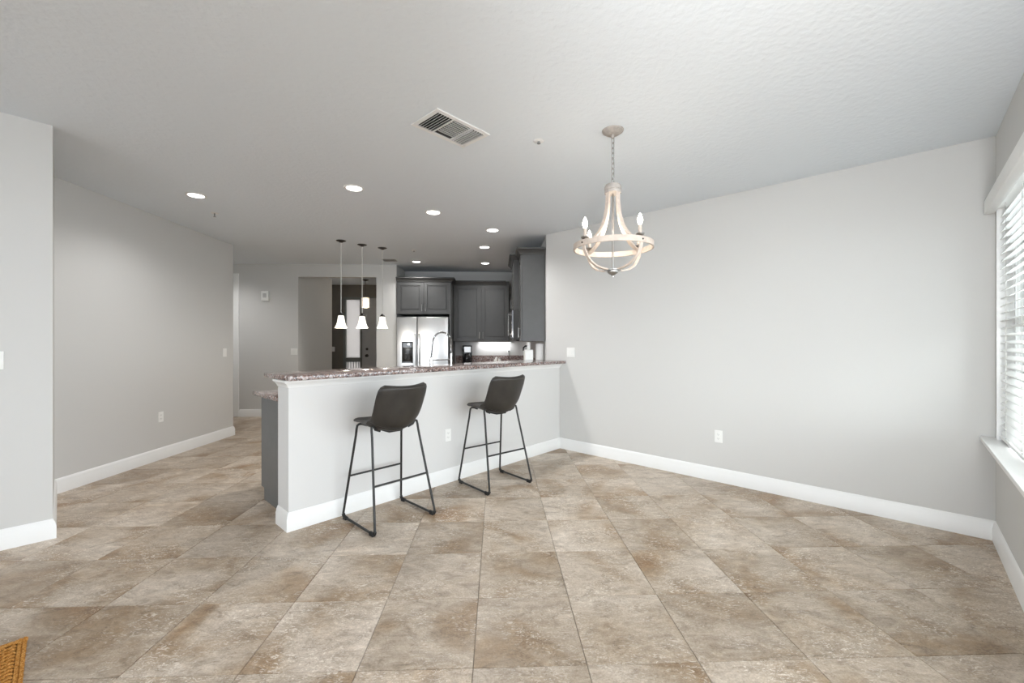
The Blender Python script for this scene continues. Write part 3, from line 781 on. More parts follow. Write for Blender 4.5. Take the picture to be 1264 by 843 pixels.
# white jug with dark handle, paper towel roll, on the sink worktop by the wall end
jg = thing('water_dispenser', 'square white pitcher with narrow neck and black spout near the wall end', 'pitcher', (0.418, 5.66, CZ1), 0.15)
MB().box((-0.058, -0.05, 0.0), (0.058, 0.05, 0.325), 0.012, 3).build('body', 'porcelain', jg)
MB().lathe([(0.026, 0.32), (0.026, 0.40), (0.028, 0.405), (0.028, 0.425), (0, 0.43)], 18).build('neck', 'porcelain', jg)
MB().tube([(0.0, -0.005, 0.375), (-0.045, -0.005, 0.372), (-0.068, -0.005, 0.352), (-0.072, -0.005, 0.31)], 0.011, 10).build('spout', 'black_plastic', jg)
pt = thing('paper_towel_holder', 'upright roll of white paper towel beside the wall end', 'paper towel', (0.574, 5.68, CZ1))
MB().lathe([(0, 0), (0.075, 0), (0.075, 0.012), (0, 0.014)], 24).tube([(0, 0, 0.01), (0, 0, 0.43)], 0.006).build('stand', 'nickel', pt)
MB().lathe([(0.020, 0.016), (0.056, 0.016), (0.057, 0.02), (0.057, 0.40), (0.056, 0.404), (0.020, 0.404)], 28, cap=False).build('roll', 'paper', pt)

# spring faucet
FP = W(2.957, 3.68)
fc = thing('kitchen_faucet', 'tall chrome spring-neck kitchen faucet rising behind the bar', 'faucet', (FP[0], FP[1], CZ1), A45 + PI)
# local +x points along -u (towards the sink side seen left)
fh = 0.535
MB().lathe([(0, 0), (0.028, 0), (0.028, 0.012), (0.019, 0.02), (0.017, 0.13), (0.012, 0.14), (0, 0.14)], 18).build('base', 'chrome', fc)
MB().tube([(0, 0, 0.12), (0, 0, 0.30)], 0.011, 10).build('riser', 'chrome', fc)
arc = [(0, 0, 0.28 + k * 0.02) for k in range(7)]
rad = 0.126
cz = fh - rad
for k in range(0, 25):
    a = PI - PI * k / 24
    arc.append((rad + rad * math.cos(a), 0, cz + rad * math.sin(a)))
for k in range(1, 5): arc.append((2 * rad + 0.004 * k, 0, cz - 0.035 * k))
MB().tube(arc, 0.006, 8).build('hose', 'black_metal', fc)
# spring coil around the hose
AV = [Vector(p) for p in arc]; L = [0]
for a, b in zip(AV, AV[1:]): L.append(L[-1] + (b - a).length)
def along(s):
    for k in range(len(L) - 1):
        if s <= L[k + 1]:
            f = (s - L[k]) / (L[k + 1] - L[k]); t = (AV[k + 1] - AV[k]).normalized(); return AV[k].lerp(AV[k + 1], f), t
    return AV[-1], (AV[-1] - AV[-2]).normalized()
coil = []; turns = 46; NS = turns * 9
for k in range(NS + 1):
    p, t = along(L[-1] * k / NS)
    sd = Vector((0, 1, 0)); nu = sd.cross(t).normalized(); a = 2 * PI * turns * k / NS
    coil.append(p + sd * 0.0105 * math.cos(a) + nu * 0.0105 * math.sin(a))
MB().tube(coil, 0.0024, 5).build('spring', 'chrome', fc)
MB().lathe([(0, 0), (0.016, 0.0), (0.019, 0.02), (0.015, 0.10), (0.011, 0.125), (0, 0.125)], 16, Matrix.Translation((2 * rad + 0.016, 0, cz - 0.26))).build('spray_head', 'chrome', fc)
MB().tube([(0, 0, 0.235), (2 * rad + 0.012, 0, 0.235)], 0.006, 8).lathe([(0.014, -0.012), (0.021, -0.012), (0.021, 0.012), (0.014, 0.012)], 16, Matrix.Translation((2 * rad + 0.016, 0, 0.235)), cap=False).build('holder_arm', 'chrome', fc)
MB().tube([(0, 0.018, 0.10), (0.0, 0.045, 0.105), (0.0, 0.075, 0.14)], 0.006, 8).build('lever', 'chrome', fc)
# sink basin rim
sk = thing('kitchen_sink', 'stainless undermount sink set into the worktop behind the bar', 'sink', (*W(2.75, 3.95), CZ1), A45)
MB().box((-0.36, -0.16, 0.0), (0.36, -0.145, 0.004)).box((-0.36, 0.145, 0.0), (0.36, 0.16, 0.004)).box((-0.36, -0.145, 0.0), (-0.345, 0.145, 0.004)).box((0.345, -0.145, 0.0), (0.36, 0.145, 0.004)).build('rim', 'stainless', sk)
MB().box((-0.345, -0.145, 0.0), (0.345, 0.145, 0.002)).build('basin', 'nickel', sk)

# ------------------------------------------------------------------ bar stools
def seat_grid(t0, t1, nt_, ns=16):
    """padded bucket shell: t 0 = front lip, 1 = top of backrest"""
    prof = [(0.0, 0.200, 0.722), (0.03, 0.196, 0.738), (0.10, 0.155, 0.742), (0.25, 0.065, 0.722), (0.40, -0.040, 0.700), (0.50, -0.105, 0.694),
            (0.57, -0.150, 0.708), (0.63, -0.180, 0.748), (0.70, -0.198, 0.800), (0.80, -0.220, 0.880), (0.92, -0.243, 0.970), (1.0, -0.256, 1.020)]
    wid = [(0.0, 0.150), (0.03, 0.178), (0.10, 0.196), (0.30, 0.204), (0.50, 0.200), (0.60, 0.192), (0.75, 0.196), (0.88, 0.198), (0.95, 0.192), (0.985, 0.180), (1.0, 0.162)]
    def ip(tab, t, k):
        for a, b in zip(tab, tab[1:]):
            if t <= b[0]:
                f = (t - a[0]) / (b[0] - a[0]); return a[k] + (b[k] - a[k]) * f
        return tab[-1][k]
    def sm(t, k):       # light smoothing of the profile
        return sum(ip(prof, max(0, min(1, t + q * 0.018)), k) for q in (-2, -1, 0, 1, 2)) / 5
    rows = []
    for i in range(nt_ + 1):
        t = t0 + (t1 - t0) * i / nt_
        y, z = sm(t, 1), sm(t, 2); w = ip(wid, t, 1)
        back = max(0.0, min(1.0, (t - 0.50) / 0.14)); back = back * back * (3 - 2 * back)
        row = []
        for j in range(ns + 1):
            s = -1 + 2 * j / ns
            cu = s * s
            zz = z + cu * (0.002 + 0.046 * max(0.0, min(1.0, t / 0.42))) * (1 - back) + cu * (0.030 * math.exp(-((t - 0.59) / 0.09) ** 2)) + (0.012 * cu * back * t)
            wr = max(0.0, min(1.0, (t - 0.34) / 0.30)); wr = wr * wr * (3 - 2 * wr)
            yy = y + wr * cu * (0.036 + 0.052 * (1 - t) / 0.4)
            row.append((s * w, yy, zz))
        rows.append(row)
    return rows
def shell(rows, th):
    mb = MB(); bm = mb.bm
    n, m = len(rows), len(rows[0])
    V = [[Vector(p) for p in r] for r in rows]
    def nrm(i, j):
        a = V[min(i + 1, n - 1)][j] - V[max(i - 1, 0)][j]; b = V[i][min(j + 1, m - 1)] - V[i][max(j - 1, 0)]
        q = b.cross(a); return q.normalized()
    top = [[None] * m for _ in range(n)]; bot = [[None] * m for _ in range(n)]
    mid = {}
    for i in range(n):
        for j in range(m):
            e = min(1.0, min(j, m - 1 - j) / 1.2)
            N = nrm(i, j)
            k = th * (0.55 + 0.45 * e)
            top[i][j] = bm.verts.new(V[i][j] + N * k * 0.5); bot[i][j] = bm.verts.new(V[i][j] - N * k * 0.5)
    for i in range(n - 1):
        for j in range(m - 1):
            bm.faces.new((top[i][j], top[i][j + 1], top[i + 1][j + 1], top[i + 1][j])); bm.faces.new((bot[i][j], bot[i + 1][j], bot[i + 1][j + 1], bot[i][j + 1]))
    rim = [(0, j) for j in range(m)] + [(i, m - 1) for i in range(1, n)] + [(n - 1, j) for j in range(m - 2, -1, -1)] + [(i, 0) for i in range(n - 2, 0, -1)]
    # rounded rim: one extra loop pushed outward
    ring = []
    cen = Vector((0, 0, 0))
    for q, (i, j) in enumerate(rim):
        pi, pj = rim[q - 1]; ni, nj = rim[(q + 1) % len(rim)]
        tg = (V[ni][nj] - V[pi][pj]).normalized(); N = nrm(i, j)
        o_ = tg.cross(N).normalized()
        inner = V[min(max(i, 1), n - 2)][min(max(j, 1), m - 2)]
        if o_.dot(V[i][j] - inner) < 0: o_ = -o_
        ring.append(bm.verts.new(V[i][j] + o_ * th * 0.32))
    for q in range(len(rim)):
        a, b = rim[q], rim[(q + 1) % len(rim)]
        bm.faces.new((top[a[0]][a[1]], ring[q], ring[(q + 1) % len(rim)], top[b[0]][b[1]]))
        bm.faces.new((ring[q], bot[a[0]][a[1]], bot[b[0]][b[1]], ring[(q + 1) % len(rim)]))
    bmesh.ops.recalc_face_normals(bm, faces=bm.faces[:])
    return mb, [bm_v.co.copy() for bm_v in ring], rim
def make_stool(label, loc, rot):
    t = thing('bar_stool', label, 'bar stool', loc, rot, 'leather bar stools at the half wall')
    mb, _, _ = shell(seat_grid(0.0, 0.565, 16), 0.034); mb.build('seat', 'leather', t, angle=70)
    rows = seat_grid(0.560, 1.0, 16)
    mb, ring, rim = shell(rows, 0.030); bk = mb.build('backrest', 'leather', t, angle=70)
    MB().tube(ring, 0.0045, 6, closed=True).build('piping', 'leather', bk)
    # seam across the back where the shell folds
    sr = seat_grid(0.575, 0.576, 1)[0]
    MB().tube([Vector(p) + Vector((0, -0.013, -0.010)) for p in sr[1:-1]], 0.004, 6).build('seam', 'leather', bk)
    # legs: two sled frames (left and right) with bent tops, two footrests, rubber feet
    r = 0.0088
    for s in (-1, 1):
        fx, rx = 0.185, 0.172
        bx = 0.252
        ft, rt = (s * 0.190, 0.128, 0.716), (s * 0.190, -0.085, 0.730)
        fb_, rb_ = (s * bx, 0.232, 0.014), (s * bx, -0.240, 0.014)
        def bend(top, bot):
            T_, B_ = Vector(top), Vector(bot)
            d = (B_ - T_).normalized(); zi = 0.700 if top[1] < 0 else 0.716
            return [Vector((s * 0.120, top[1] * 0.9, zi - 0.012)), Vector((s * 0.160, top[1] * 0.95, zi + 0.004)), T_ + Vector((-s * 0.012, 0, 0.004)), T_ + Vector((s * 0.002, 0, -0.004)), T_ + d * 0.03 + Vector((s * 0.003, 0, 0)), T_ + d * 0.08, B_]
        MB().tube(bend(ft, (fb_[0], fb_[1], 0.04)), r, 10).build('leg', 'black_metal', t)
        MB().tube(bend(rt, (rb_[0], rb_[1], 0.04)), r, 10).build('leg', 'black_metal', t)
        MB().tube([(fb_[0], fb_[1] - 0.001, 0.042), (fb_[0], fb_[1] - 0.006, 0.022), (fb_[0], fb_[1] - 0.025, 0.014), (rb_[0], rb_[1] + 0.025, 0.014), (rb_[0], rb_[1] + 0.006, 0.022), (rb_[0], rb_[1] + 0.001, 0.042)], r, 10).build('runner', 'black_metal', t)
        for y, q in ((fb_[1], -1), (rb_[1], 1)):
            MB().tube([(fb_[0], y + q * 0.000, 0.034), (fb_[0], y + q * 0.006, 0.022), (fb_[0], y + q * 0.022, 0.0145), (fb_[0], y + q * 0.060, 0.0145)], 0.0125, 10).box((fb_[0] - 0.0125, min(y + q * 0.012, y + q * 0.058), 0.0), (fb_[0] + 0.0125, max(y + q * 0.012, y + q * 0.058), 0.010), 0.002).build('rubber_foot', 'rubber', t)
    def at_z(top, bot, z):
        f = (top[2] - z) / (top[2] - 0.04)
        return tuple(top[k] + (bot[k] - top[k]) * f for k in range(2)) + (z,)
    for top, bot in (((0.190, 0.128, 0.716), (0.252, 0.232)), ((0.190, -0.085, 0.730), (0.252, -0.240))):
        p = at_z(top, bot, 0.325)
        MB().tube([(-p[0], p[1], p[2]), (p[0], p[1], p[2])], 0.0075, 10).build('footrest', 'black_metal', t)
    MB().box((-0.06, -0.10, 0.668), (0.06, 0.06, 0.690), 0.004).build('mounting_plate', 'black_metal', t)
    return t
st1 = make_stool('dark brown leather bar stool with black sled legs, nearer and left one', (*W(1.727, 2.905), 0), A45)
st2 = dup(st1, (*W(2.832, 2.865), 0), A45 - math.radians(6), 'dark brown leather bar stool with black sled legs, farther and right one')

# ------------------------------------------------------------------ chandelier
CH = (0.762, 2.754)
cz_ = ceil_z(*CH)
ch = thing('chandelier', 'washed wood wagon-ring chandelier with candle bulbs hanging from the dining ceiling', 'chandelier', (CH[0], CH[1], 0))
MB().lathe([(0, cz_ - 0.030), (0.018, cz_ - 0.030), (0.045, cz_ - 0.024), (0.068, cz_ - 0.008), (0.070, cz_), (0, cz_)], 28).lathe([(0.008, cz_ - 0.052), (0.010, cz_ - 0.048), (0.010, cz_ - 0.028)], 12).build('canopy', 'wood_grey', ch)
# chain
ztop, zbot = cz_ - 0.050, 2.388
nl = 9; pitch = (ztop - zbot) / nl
for k in range(nl):
    zc = ztop - (k + 0.5) * pitch
    hl, hw_ = pitch * 0.5 + 0.004, 0.0095
    pts = []
    for q in range(16):
        a = 2 * PI * q / 16
        c, s = math.cos(a), math.sin(a)
        pts.append((hw_ * c, 0, zc + (hl - hw_) * (1 if s > 0 else -1) * (1 if abs(s) > 0.05 else 0) + hw_ * s))
    MB().tube(pts, 0.0028, 6, closed=True, mtx=Matrix.Rotation(0.5 + (k % 2) * PI / 2, 4, 'Z')).build('chain_link', 'nickel', ch)
MB().lathe([(0, 2.392), (0.02, 2.390), (0.044, 2.382), (0.054, 2.366), (0.054, 2.346), (0.050, 2.343), (0.053, 2.340), (0.053, 2.324), (0, 2.324)], 28).build('cap', 'wood_grey', ch)
MB().tube([(0, 0, 2.33), (0, 0, 1.80)], 0.0055, 10).build('center_rod', 'nickel', ch)
hubm = MB().lathe([(0, 1.770), (0.006, 1.772), (0.007, 1.780), (0.012, 1.785), (0.030, 1.797), (0.036, 1.806), (0.036, 1.812), (0.055, 1.815), (0.055, 1.822), (0.02, 1.828), (0, 1.83)], 24)
hubm.build('bottom_hub', 'nickel', ch)
RR = 0.258; RZ = 1.972
MB().lathe([(RR - 0.010, RZ - 0.018), (RR, RZ - 0.018), (RR, RZ + 0.018), (RR - 0.010, RZ + 0.018), (RR - 0.010, RZ - 0.018)], 64, cap=False).build('ring', 'wood_cream', ch)
angs = [PI + math.radians(a) for a in (150 - 2, 60 - 2, 240 - 2, 330 - 2)]
angs = []
for a in (150, 60, 240, 330):          # a: 0 = image right, 90 = towards the camera
    ra = math.radians(a); view = math.radians(-2)
    x, y = math.cos(ra), -math.sin(ra)
    angs.append(math.atan2(x * math.sin(view) + y * math.cos(view), x * math.cos(view) - y * math.sin(view)))
up = [(0.043, 2.330), (0.046, 2.27), (0.053, 2.21), (0.066, 2.155), (0.088, 2.10), (0.118, 2.055), (0.155, 2.018), (0.198, 1.990), (0.232, 1.975), (0.2475, 1.968)]
lo = [(0.244, 1.985), (0.246, 1.955), (0.240, 1.930), (0.222, 1.895), (0.192, 1.862), (0.150, 1.838), (0.105, 1.826), (0.06, 1.821), (0.03, 1.819)]
def strap(prof, ang, w, th):
    pts = [(r * math.cos(ang), r * math.sin(ang), z) for r, z in prof]
    mb = MB()
    bm = mb.bm; tg = Vector((-math.sin(ang), math.cos(ang), 0)); rings = []
    P = [Vector(p) for p in pts]
    for i in range(len(P)):
        t = (P[min(i + 1, len(P) - 1)] - P[max(i - 1, 0)]).normalized(); nn = t.cross(tg)
        rings.append([bm.verts.new(P[i] + tg * a * w / 2 + nn * b * th / 2) for a, b in ((-1, -1), (1, -1), (1, 1), (-1, 1))])
    for a, b in zip(rings, rings[1:]):
        for q in range(4): bm.faces.new((a[q], a[(q + 1) % 4], b[(q + 1) % 4], b[q]))
    bm.faces.new(rings[0][::-1]); bm.faces.new(rings[-1])
    bmesh.ops.recalc_face_normals(bm, faces=bm.faces[:])
    return mb
for ai, a in enumerate(angs):
    strap(up, a, 0.030, 0.010).build('upper_arm', 'wood_cream', ch)
    strap(lo, a, 0.022, 0.009).build('lower_arm', 'wood_cream', ch)
    cx, cy = 0.235 * math.cos(a), 0.235 * math.sin(a)
    cn = MB().lathe([(0, 1.988), (0.010, 1.990), (0.022, 1.998), (0.027, 2.007), (0.026, 2.010), (0.012, 2.006), (0.010, 2.012), (0.010, 2.062), (0, 2.062)], 18, Matrix.Translation((cx, cy, 0))).build('candle_holder', 'nickel', ch)
    MB().lathe([(0.0105, 2.012), (0.0105, 2.060), (0.008, 2.062)], 16, Matrix.Translation((cx, cy, 0)), cap=False).build('candle_sleeve', 'wood_cream', cn)
    if ai < 3: MB().lathe([(0, 2.060), (0.008, 2.061), (0.011, 2.068), (0.0165, 2.085), (0.0165, 2.095), (0.011, 2.115), (0.005, 2.130), (0, 2.137)], 16, Matrix.Translation((cx, cy, 0))).build('candle_bulb', 'lamp_bulb', cn)
    MB().lathe([(0, 0), (0.006, 0.0), (0.004, 0.005), (0, 0.006)], 10, Matrix.Translation((RR * math.cos(a), RR * math.sin(a), RZ)) @ Matrix.Rotation(a, 4, 'Z') @ Matrix.Rotation(PI / 2, 4, 'Y')).build('bolt', 'bronze', ch)
d = bpy.data.lights.new('chandelier_light', 'POINT'); d.energy = 5; d.shadow_soft_size = 0.10; d.color = (1, 0.9, 0.76)
o = bpy.data.objects.new('chandelier_light', d); C.objects.link(o); o.location = (CH[0], CH[1], 2.09)

# ------------------------------------------------------------------ pendants over the kitchen side
def pendant(loc, label):
    x, y, z = loc
    t = thing('pendant_lamp', label, 'pendant lamp', (x, y, H), 0, 'bell glass pendants')
    MB().lathe([(0, -0.028), (0.016, -0.028), (0.03, -0.018), (0.055, -0.010), (0.066, -0.004), (0.066, 0.0), (0, 0.0)], 24).build('canopy', 'bronze', t)
    zb = z - H
    MB().tube([(0, 0, -0.02), (0, 0, zb + 0.20)], 0.0055, 8).build('cord', 'cord_white', t)
    MB().lathe([(0, zb + 0.215), (0.012, zb + 0.212), (0.020, zb + 0.200), (0.036, zb + 0.186), (0.038, zb + 0.172), (0, zb + 0.172)], 18).build('socket_cap', 'bronze', t)
    MB().lathe([(0.028, zb + 0.172), (0.038, zb + 0.168), (0.044, zb + 0.135), (0.050, zb + 0.09), (0.060, zb + 0.05), (0.074, zb + 0.018), (0.084, zb), (0.080, zb), (0.070, zb + 0.018), (0.056, zb + 0.05), (0.046, zb + 0.09), (0.040, zb + 0.135), (0.034, zb + 0.166)], 28, cap=False).build('shade', 'shade_glass', t)
    d = bpy.data.lights.new('pendant_light', 'POINT'); d.energy = 6; d.shadow_soft_size = 0.03; d.color = (1, 0.92, 0.8)
    o = bpy.data.objects.new('pendant_light', d); C.objects.link(o); o.location = (x, y, z - 0.02)
pendant((-2.155, 5.893, 1.535), 'white glass bell pendant on a thin cord, leftmost of the three')
pendant((-1.942, 6.129, 1.540), 'white glass bell pendant on a thin cord, middle of the three')
pendant((-1.708, 6.330, 1.545), 'white glass bell pendant on a thin cord, rightmost of the three')

# foyer pendant
fp = thing('foyer_pendant', 'small ribbed glass drum pendant in the foyer before the front door', 'pendant lamp', (-2.97, 9.60, H))
MB().lathe([(0, -0.03), (0.02, -0.03), (0.07, -0.012), (0.075, 0.0), (0, 0.0)], 20).build('canopy', 'bronze', fp)
MB().tube([(0, 0, -0.02), (0, 0, -0.40)], 0.004, 6).build('cord', 'bronze', fp)
MB().lathe([(0, -0.395), (0.083, -0.395), (0.083, -0.41), (0, -0.41)], 20).build('frame', 'nickel', fp)
for k in range(16):
    a = 2 * PI * k / 16
    MB().box((-0.012, -0.006, -0.63), (0.012, 0.006, -0.41), 0.003, 1, Matrix.Rotation(a, 4, 'Z') @ Matrix.Translation((0, 0.078, 0))).build('glass_rod', 'crystal_glow', fp)

d = bpy.data.lights.new('foyer_glow', 'POINT'); d.energy = 16; d.shadow_soft_size = 0.04; d.color = (1, 0.88, 0.74)
o = bpy.data.objects.new('foyer_glow', d); C.objects.link(o); o.location = (-2.97, 9.60, H - 0.52)

# ------------------------------------------------------------------ recessed lights
def can(x, y, label):
    z = ceil_z(x, y)
    t = thing('recessed_light', label, 'ceiling light', (x, y, z), 0, 'round recessed ceiling lights')
    MB().lathe([(0.066, 0.001), (0.070, -0.006), (0.088, -0.004), (0.092, 0.001), (0.066, 0.001)], 28, cap=False).build('trim_ring', 'vent_white', t)
    MB().lathe([(0, -0.003), (0.068, -0.003), (0.068, 0.001), (0, 0.001)], 28).build('lens', 'can_glow', t)
    d = bpy.data.lights.new('recessed_glow', 'SPOT'); d.energy = 54; d.spot_size = math.radians(150); d.spot_blend = 0.8; d.shadow_soft_size = 0.06; d.color = (1, 0.99, 0.975)
    o = bpy.data.objects.new('recessed_glow', d); C.objects.link(o); o.location = (x, y, z - 0.02)
k = (H + 0.05 - EYE) / (H - EYE)
can(-2.866 * k, 4.113 * k, 'round recessed ceiling light nearest the long left wall')
can(-1.298 * 1.01, 3.867 * 1.01, 'round recessed ceiling light left of the vent, above the bar end')
can(-0.688, 4.565, 'round recessed ceiling light above the middle of the bar')
can(-0.059, 5.270, 'round recessed ceiling light nearest the right end of the bar')
can(-0.189, 6.224, 'round recessed ceiling light in front of the microwave cabinet')
can(-0.214, 7.50, 'round recessed ceiling light closest to the back wall cabinets')
can(-4.75, 6.85, 'round recessed ceiling light in the hall behind the left wall')
can(-1.410, 7.40, 'round recessed ceiling light just in front of the refrigerator')

# ------------------------------------------------------------------ ceiling vents and sprinklers
vc = W(1.749, 2.174)
vt_ = thing('air_vent', 'large white rectangular ceiling air vent with three banks of louvres', 'vent', (vc[0], vc[1], ceil_z(*vc)), A45)
L2, W2 = 0.218, 0.138
fr_ = MB(); b_ = 0.030
fr_.box((-L2, -W2, -0.008), (L2, -W2 + b_, 0.001), 0.002).box((-L2, W2 - b_, -0.008), (L2, W2, 0.001), 0.002).box((-L2, -W2 + b_, -0.008), (-L2 + b_, W2 - b_, 0.001), 0.002).box((L2 - b_, -W2 + b_, -0.008), (L2, W2 - b_, 0.001), 0.002)
fr_.box((-0.075, -W2 + b_, -0.008), (-0.065, W2 - b_, 0.0)).box((0.075, -W2 + b_, -0.008), (0.085, W2 - b_, 0.0))
fr_.build('frame', 'vent_white', vt_)
MB().box((-L2 + b_, -W2 + b_, -0.0008), (L2 - b_, W2 - b_, 0.0006)).build('duct', 'vent_dark', vt_)
for k in range(6):
    x = -L2 + b_ + 0.012 + k * 0.0200
    MB().box((-0.0008, -W2 + b_, -0.009), (0.0008, W2 - b_, 0.004), mtx=Matrix.Translation((x, 0, -0.006)) @ Matrix.Rotation(math.radians(40), 4, 'Y')).build('louvre', 'vent_white', vt_)
for k in range(9):
    y = -W2 + b_ + 0.010 + k * 0.0200
    MB().box((-0.064, -0.0008, -0.010), (0.074, 0.0008, 0.006), mtx=Matrix.Translation((0, y, -0.006)) @ Matrix.Rotation(math.radians(-33), 4, 'X')).build('louvre', 'vent_white', vt_)
for k in range(5):
    x = 0.094 + k * 0.0200
    MB().box((-0.0008, -W2 + b_, -0.010), (0.0008, W2 - b_, 0.007), mtx=Matrix.Translation((x, 0, -0.006)) @ Matrix.Rotation(math.radians(18), 4, 'Y')).build('louvre', 'vent_white', vt_)

sv = thing('air_vent', 'small grey ceiling vent right of the pendants by the kitchen wall', 'vent', (-1.84, 7.27, H), 0)
MB().box((-0.11, -0.09, -0.008), (0.11, -0.07, 0.0)).box((-0.11, 0.07, -0.008), (0.11, 0.09, 0.0)).box((-0.11, -0.07, -0.008), (-0.09, 0.07, 0.0)).box((0.09, -0.07, -0.008), (0.11, 0.07, 0.0)).build('frame', 'sprinkler_grey', sv)
MB().box((-0.09, -0.07, -0.002), (0.09, 0.07, 0.0)).build('duct', 'vent_dark', sv)
for k in range(6):
    MB().box((-0.09, -0.0008, -0.009), (0.09, 0.0008, 0.005), mtx=Matrix.Translation((0, -0.058 + k * 0.023, -0.006)) @ Matrix.Rotation(math.radians(40), 4, 'X')).build('louvre', 'sprinkler_grey', sv)

def sprinkler(x, y, label, drop=True):
    t = thing('sprinkler', label, 'sprinkler', (x, y, ceil_z(x, y)), 0, 'ceiling sprinklers')
    MB().lathe([(0, -0.006), (0.030, -0.006), (0.038, -0.001), (0.038, 0.0), (0, 0.0)], 20).build('escutcheon', 'vent_white', t)
    if drop:
        MB().lathe([(0, -0.045), (0.014, -0.043), (0.014, -0.040), (0.004, -0.038), (0.006, -0.02), (0.008, -0.006), (0, -0.006)], 14).build('head', 'sprinkler_grey', t)
    else:
        MB().lathe([(0, -0.022), (0.010, -0.020), (0.013, -0.016), (0.007, -0.013), (0.010, -0.006), (0, -0.006)], 14).build('head', 'sprinkler_grey', t)
sprinkler(-3.043 * 1.03, 4.647 * 1.03, 'small sprinkler head in the ceiling beside the long left wall')
sprinkler(0.288, 2.916, 'small round sprinkler head in the ceiling left of the chandelier', False)
sprinkler(-1.272, 6.482, 'tiny sprinkler head in the kitchen ceiling before the refrigerator', False)

# ------------------------------------------------------------------ switches, outlets, thermostat
def plate(name, label, cat, xy, z, rot, kind, w=0.072, hgt=0.117):
    """local -y faces the room"""
    t = thing(name, label, cat, (xy[0], xy[1], z), rot, 'white wall outlets' if kind == 'outlet' else 'white light switches')
    MB().box((-w / 2, -0.006, -hgt / 2), (w / 2, 0.0, hgt / 2), 0.002).build('cover_plate', 'plate_white', t)
    if kind == 'outlet':
        for q in (-0.020, 0.020):
            f = MB().lathe([(0, 0), (0.0165, 0.0), (0.0165, 0.0022), (0, 0.0022)], 18, Matrix.Translation((0, -0.006, q)) @ rotx).build('receptacle', 'plate_white', t)
            MB().box((-0.0075, -0.0089, q - 0.002), (-0.0055, -0.0080, q + 0.007)).box((0.0055, -0.0089, q - 0.002), (0.0075, -0.0080, q + 0.006)).lathe([(0, 0), (0.0025, 0), (0, 0.0009)], 8, Matrix.Translation((0, -0.008, q - 0.008)) @ rotx).build('slots', 'slot_dark', f)
    else:
        n = kind
        for k in range(n):
            x = (k - (n - 1) / 2) * 0.046
            MB().box((x - 0.0165, -0.0085, -0.033), (x + 0.0165, -0.005, 0.033), 0.0015).build('rocker', 'plate_white', t)
    return t
LA = math.atan2(LX1 - LX0, LYE - LY0)
def lwx(y): return LX0 + (LX1 - LX0) * (y - LY0) / (LYE - LY0) + 0.0006
# rot so that local -y points out of the wall
plate('wall_outlet', 'white wall outlet low on the long right wall', 'outlet', W(4.3195, 1.31), 0.435, A45 - PI / 2, 'outlet')
plate('light_switch', 'white double rocker switch beside the right end of the bar', 'light switch', W(4.3195, 3.03), 1.213, A45 - PI / 2, 2, 0.116)
plate('wall_outlet', 'white wall outlet in the half wall between the two stools', 'outlet', W(2.53, 3.1995), 0.452, A45, 'outlet')
plate('wall_outlet', 'white wall outlet low on the long left wall', 'outlet', (lwx(4.96), 4.96), 0.485, PI / 2 - LA, 'outlet')
plate('light_switch', 'white rocker switch at the far end of the long left wall', 'light switch', (lwx(6.02), 6.02), 1.193, PI / 2 - LA, 1)
plate('light_switch', 'white rocker switch on the near left wall at the photo edge', 'light switch', W(-0.285, 4.2745), 1.226, A45, 1)
plate('light_switch', 'wide white rocker switch on the thermostat wall by the foyer opening', 'light switch', (-3.655, BY - 0.0005), 1.166, 0, 2, 0.118)
plate('light_switch', 'white rocker switch on the dark foyer wall', 'light switch', (-4.02, FY - 0.0005), 1.16, 0, 1)
ko = plate('wall_outlet', 'kitchen backsplash outlet with a black plug and hanging cord', 'outlet', (0.23, 8.4495), 1.17, 0, 'outlet')
MB().box((-0.014, -0.032, -0.034), (0.014, -0.0085, -0.006), 0.004).tube([(0, -0.028, -0.03), (0.004, -0.034, -0.07), (0.006, -0.035, -0.13), (0.0, -0.04, -0.24)], 0.004, 6).build('plug', 'black_plastic', ko)
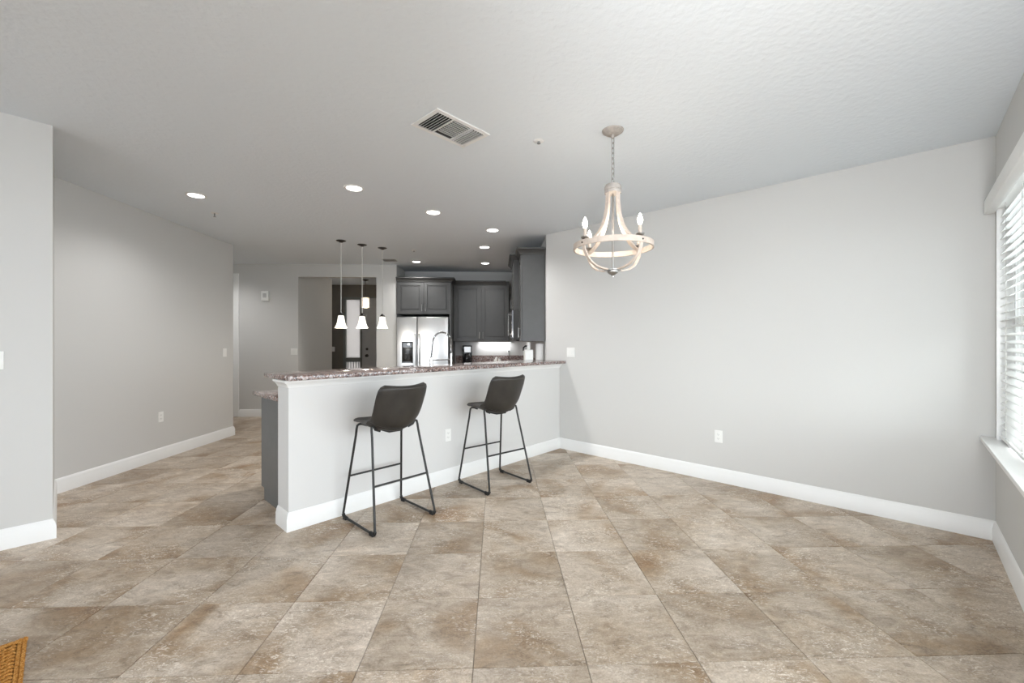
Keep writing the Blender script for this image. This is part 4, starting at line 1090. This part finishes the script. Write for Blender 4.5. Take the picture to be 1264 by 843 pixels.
th = thing('chime_box', 'white door chime box high on the wall left of the foyer opening', 'door chime', (-4.155, BY, 2.165))
MB().box((-0.065, -0.045, -0.085), (0.065, 0.0, 0.085), 0.006, 2).build('housing', 'plate_white', th)
for k in range(5):
    MB().box((-0.03, -0.0475, -0.03 + k * 0.016), (0.03, -0.0445, -0.023 + k * 0.016)).build('slot', 'sprinkler_grey', th)

# ------------------------------------------------------------------ jute rug corner
ru = thing('jute_rug', 'woven orange jute rug, one corner showing at the lower left', 'rug', (*W(-0.10, 2.90), 0), A45)
# local: rug covers x < 0, y < 0
RW, RL = 1.3, 2.0
MB().box((-RW, -RL, 0.0), (-0.012, -0.012, 0.005)).build('backing', 'jute_dark', ru)
def braid(p0, p1, r, amp, wl, ph=0.0):
    p0, p1 = Vector(p0), Vector(p1); n = max(8, int((p1 - p0).length / (wl / 5)))
    d = (p1 - p0).normalized(); sd = Vector((-d.y, d.x, 0)); out = []
    for k in range(n + 1):
        a = 2 * PI * (p1 - p0).length * k / n / wl + ph
        out.append(p0.lerp(p1, k / n) + sd * amp * math.sin(a) + Vector((0, 0, amp * 0.6 * math.cos(2 * a))))
    return out
wv = MB()
wd_ = Vector((0.90, 0.43, 0)).normalized()
for k in range(46):                      # plaits laid slantwise inside the border
    end = Vector((-0.034, -0.02 - k * 0.028, 0.013))
    if end.y > -0.036: end = end + wd_ * ((-0.036 - end.y) / wd_.y)
    start = end - wd_ * 0.85
    for ph in (0, PI):
        wv.tube(braid(start, end, 0, 0.0048, 0.040, ph), 0.0058, 5)
o = wv.build('woven_strands', 'jute', ru, angle=80); o['kind'] = 'stuff'
for k, off in enumerate((0.008, 0.022)):
    bd = MB()
    for ph in (0, PI):
        bd.tube(braid((-off, -1.0, 0.012), (-off, 0.0, 0.012), 0, 0.0035, 0.040, ph), 0.0052, 5)
        bd.tube(braid((-0.95, -off, 0.012), (0.0, -off, 0.012), 0, 0.0035, 0.040, ph), 0.0052, 5)
    bd.build('border_braid', 'jute', ru, angle=80)
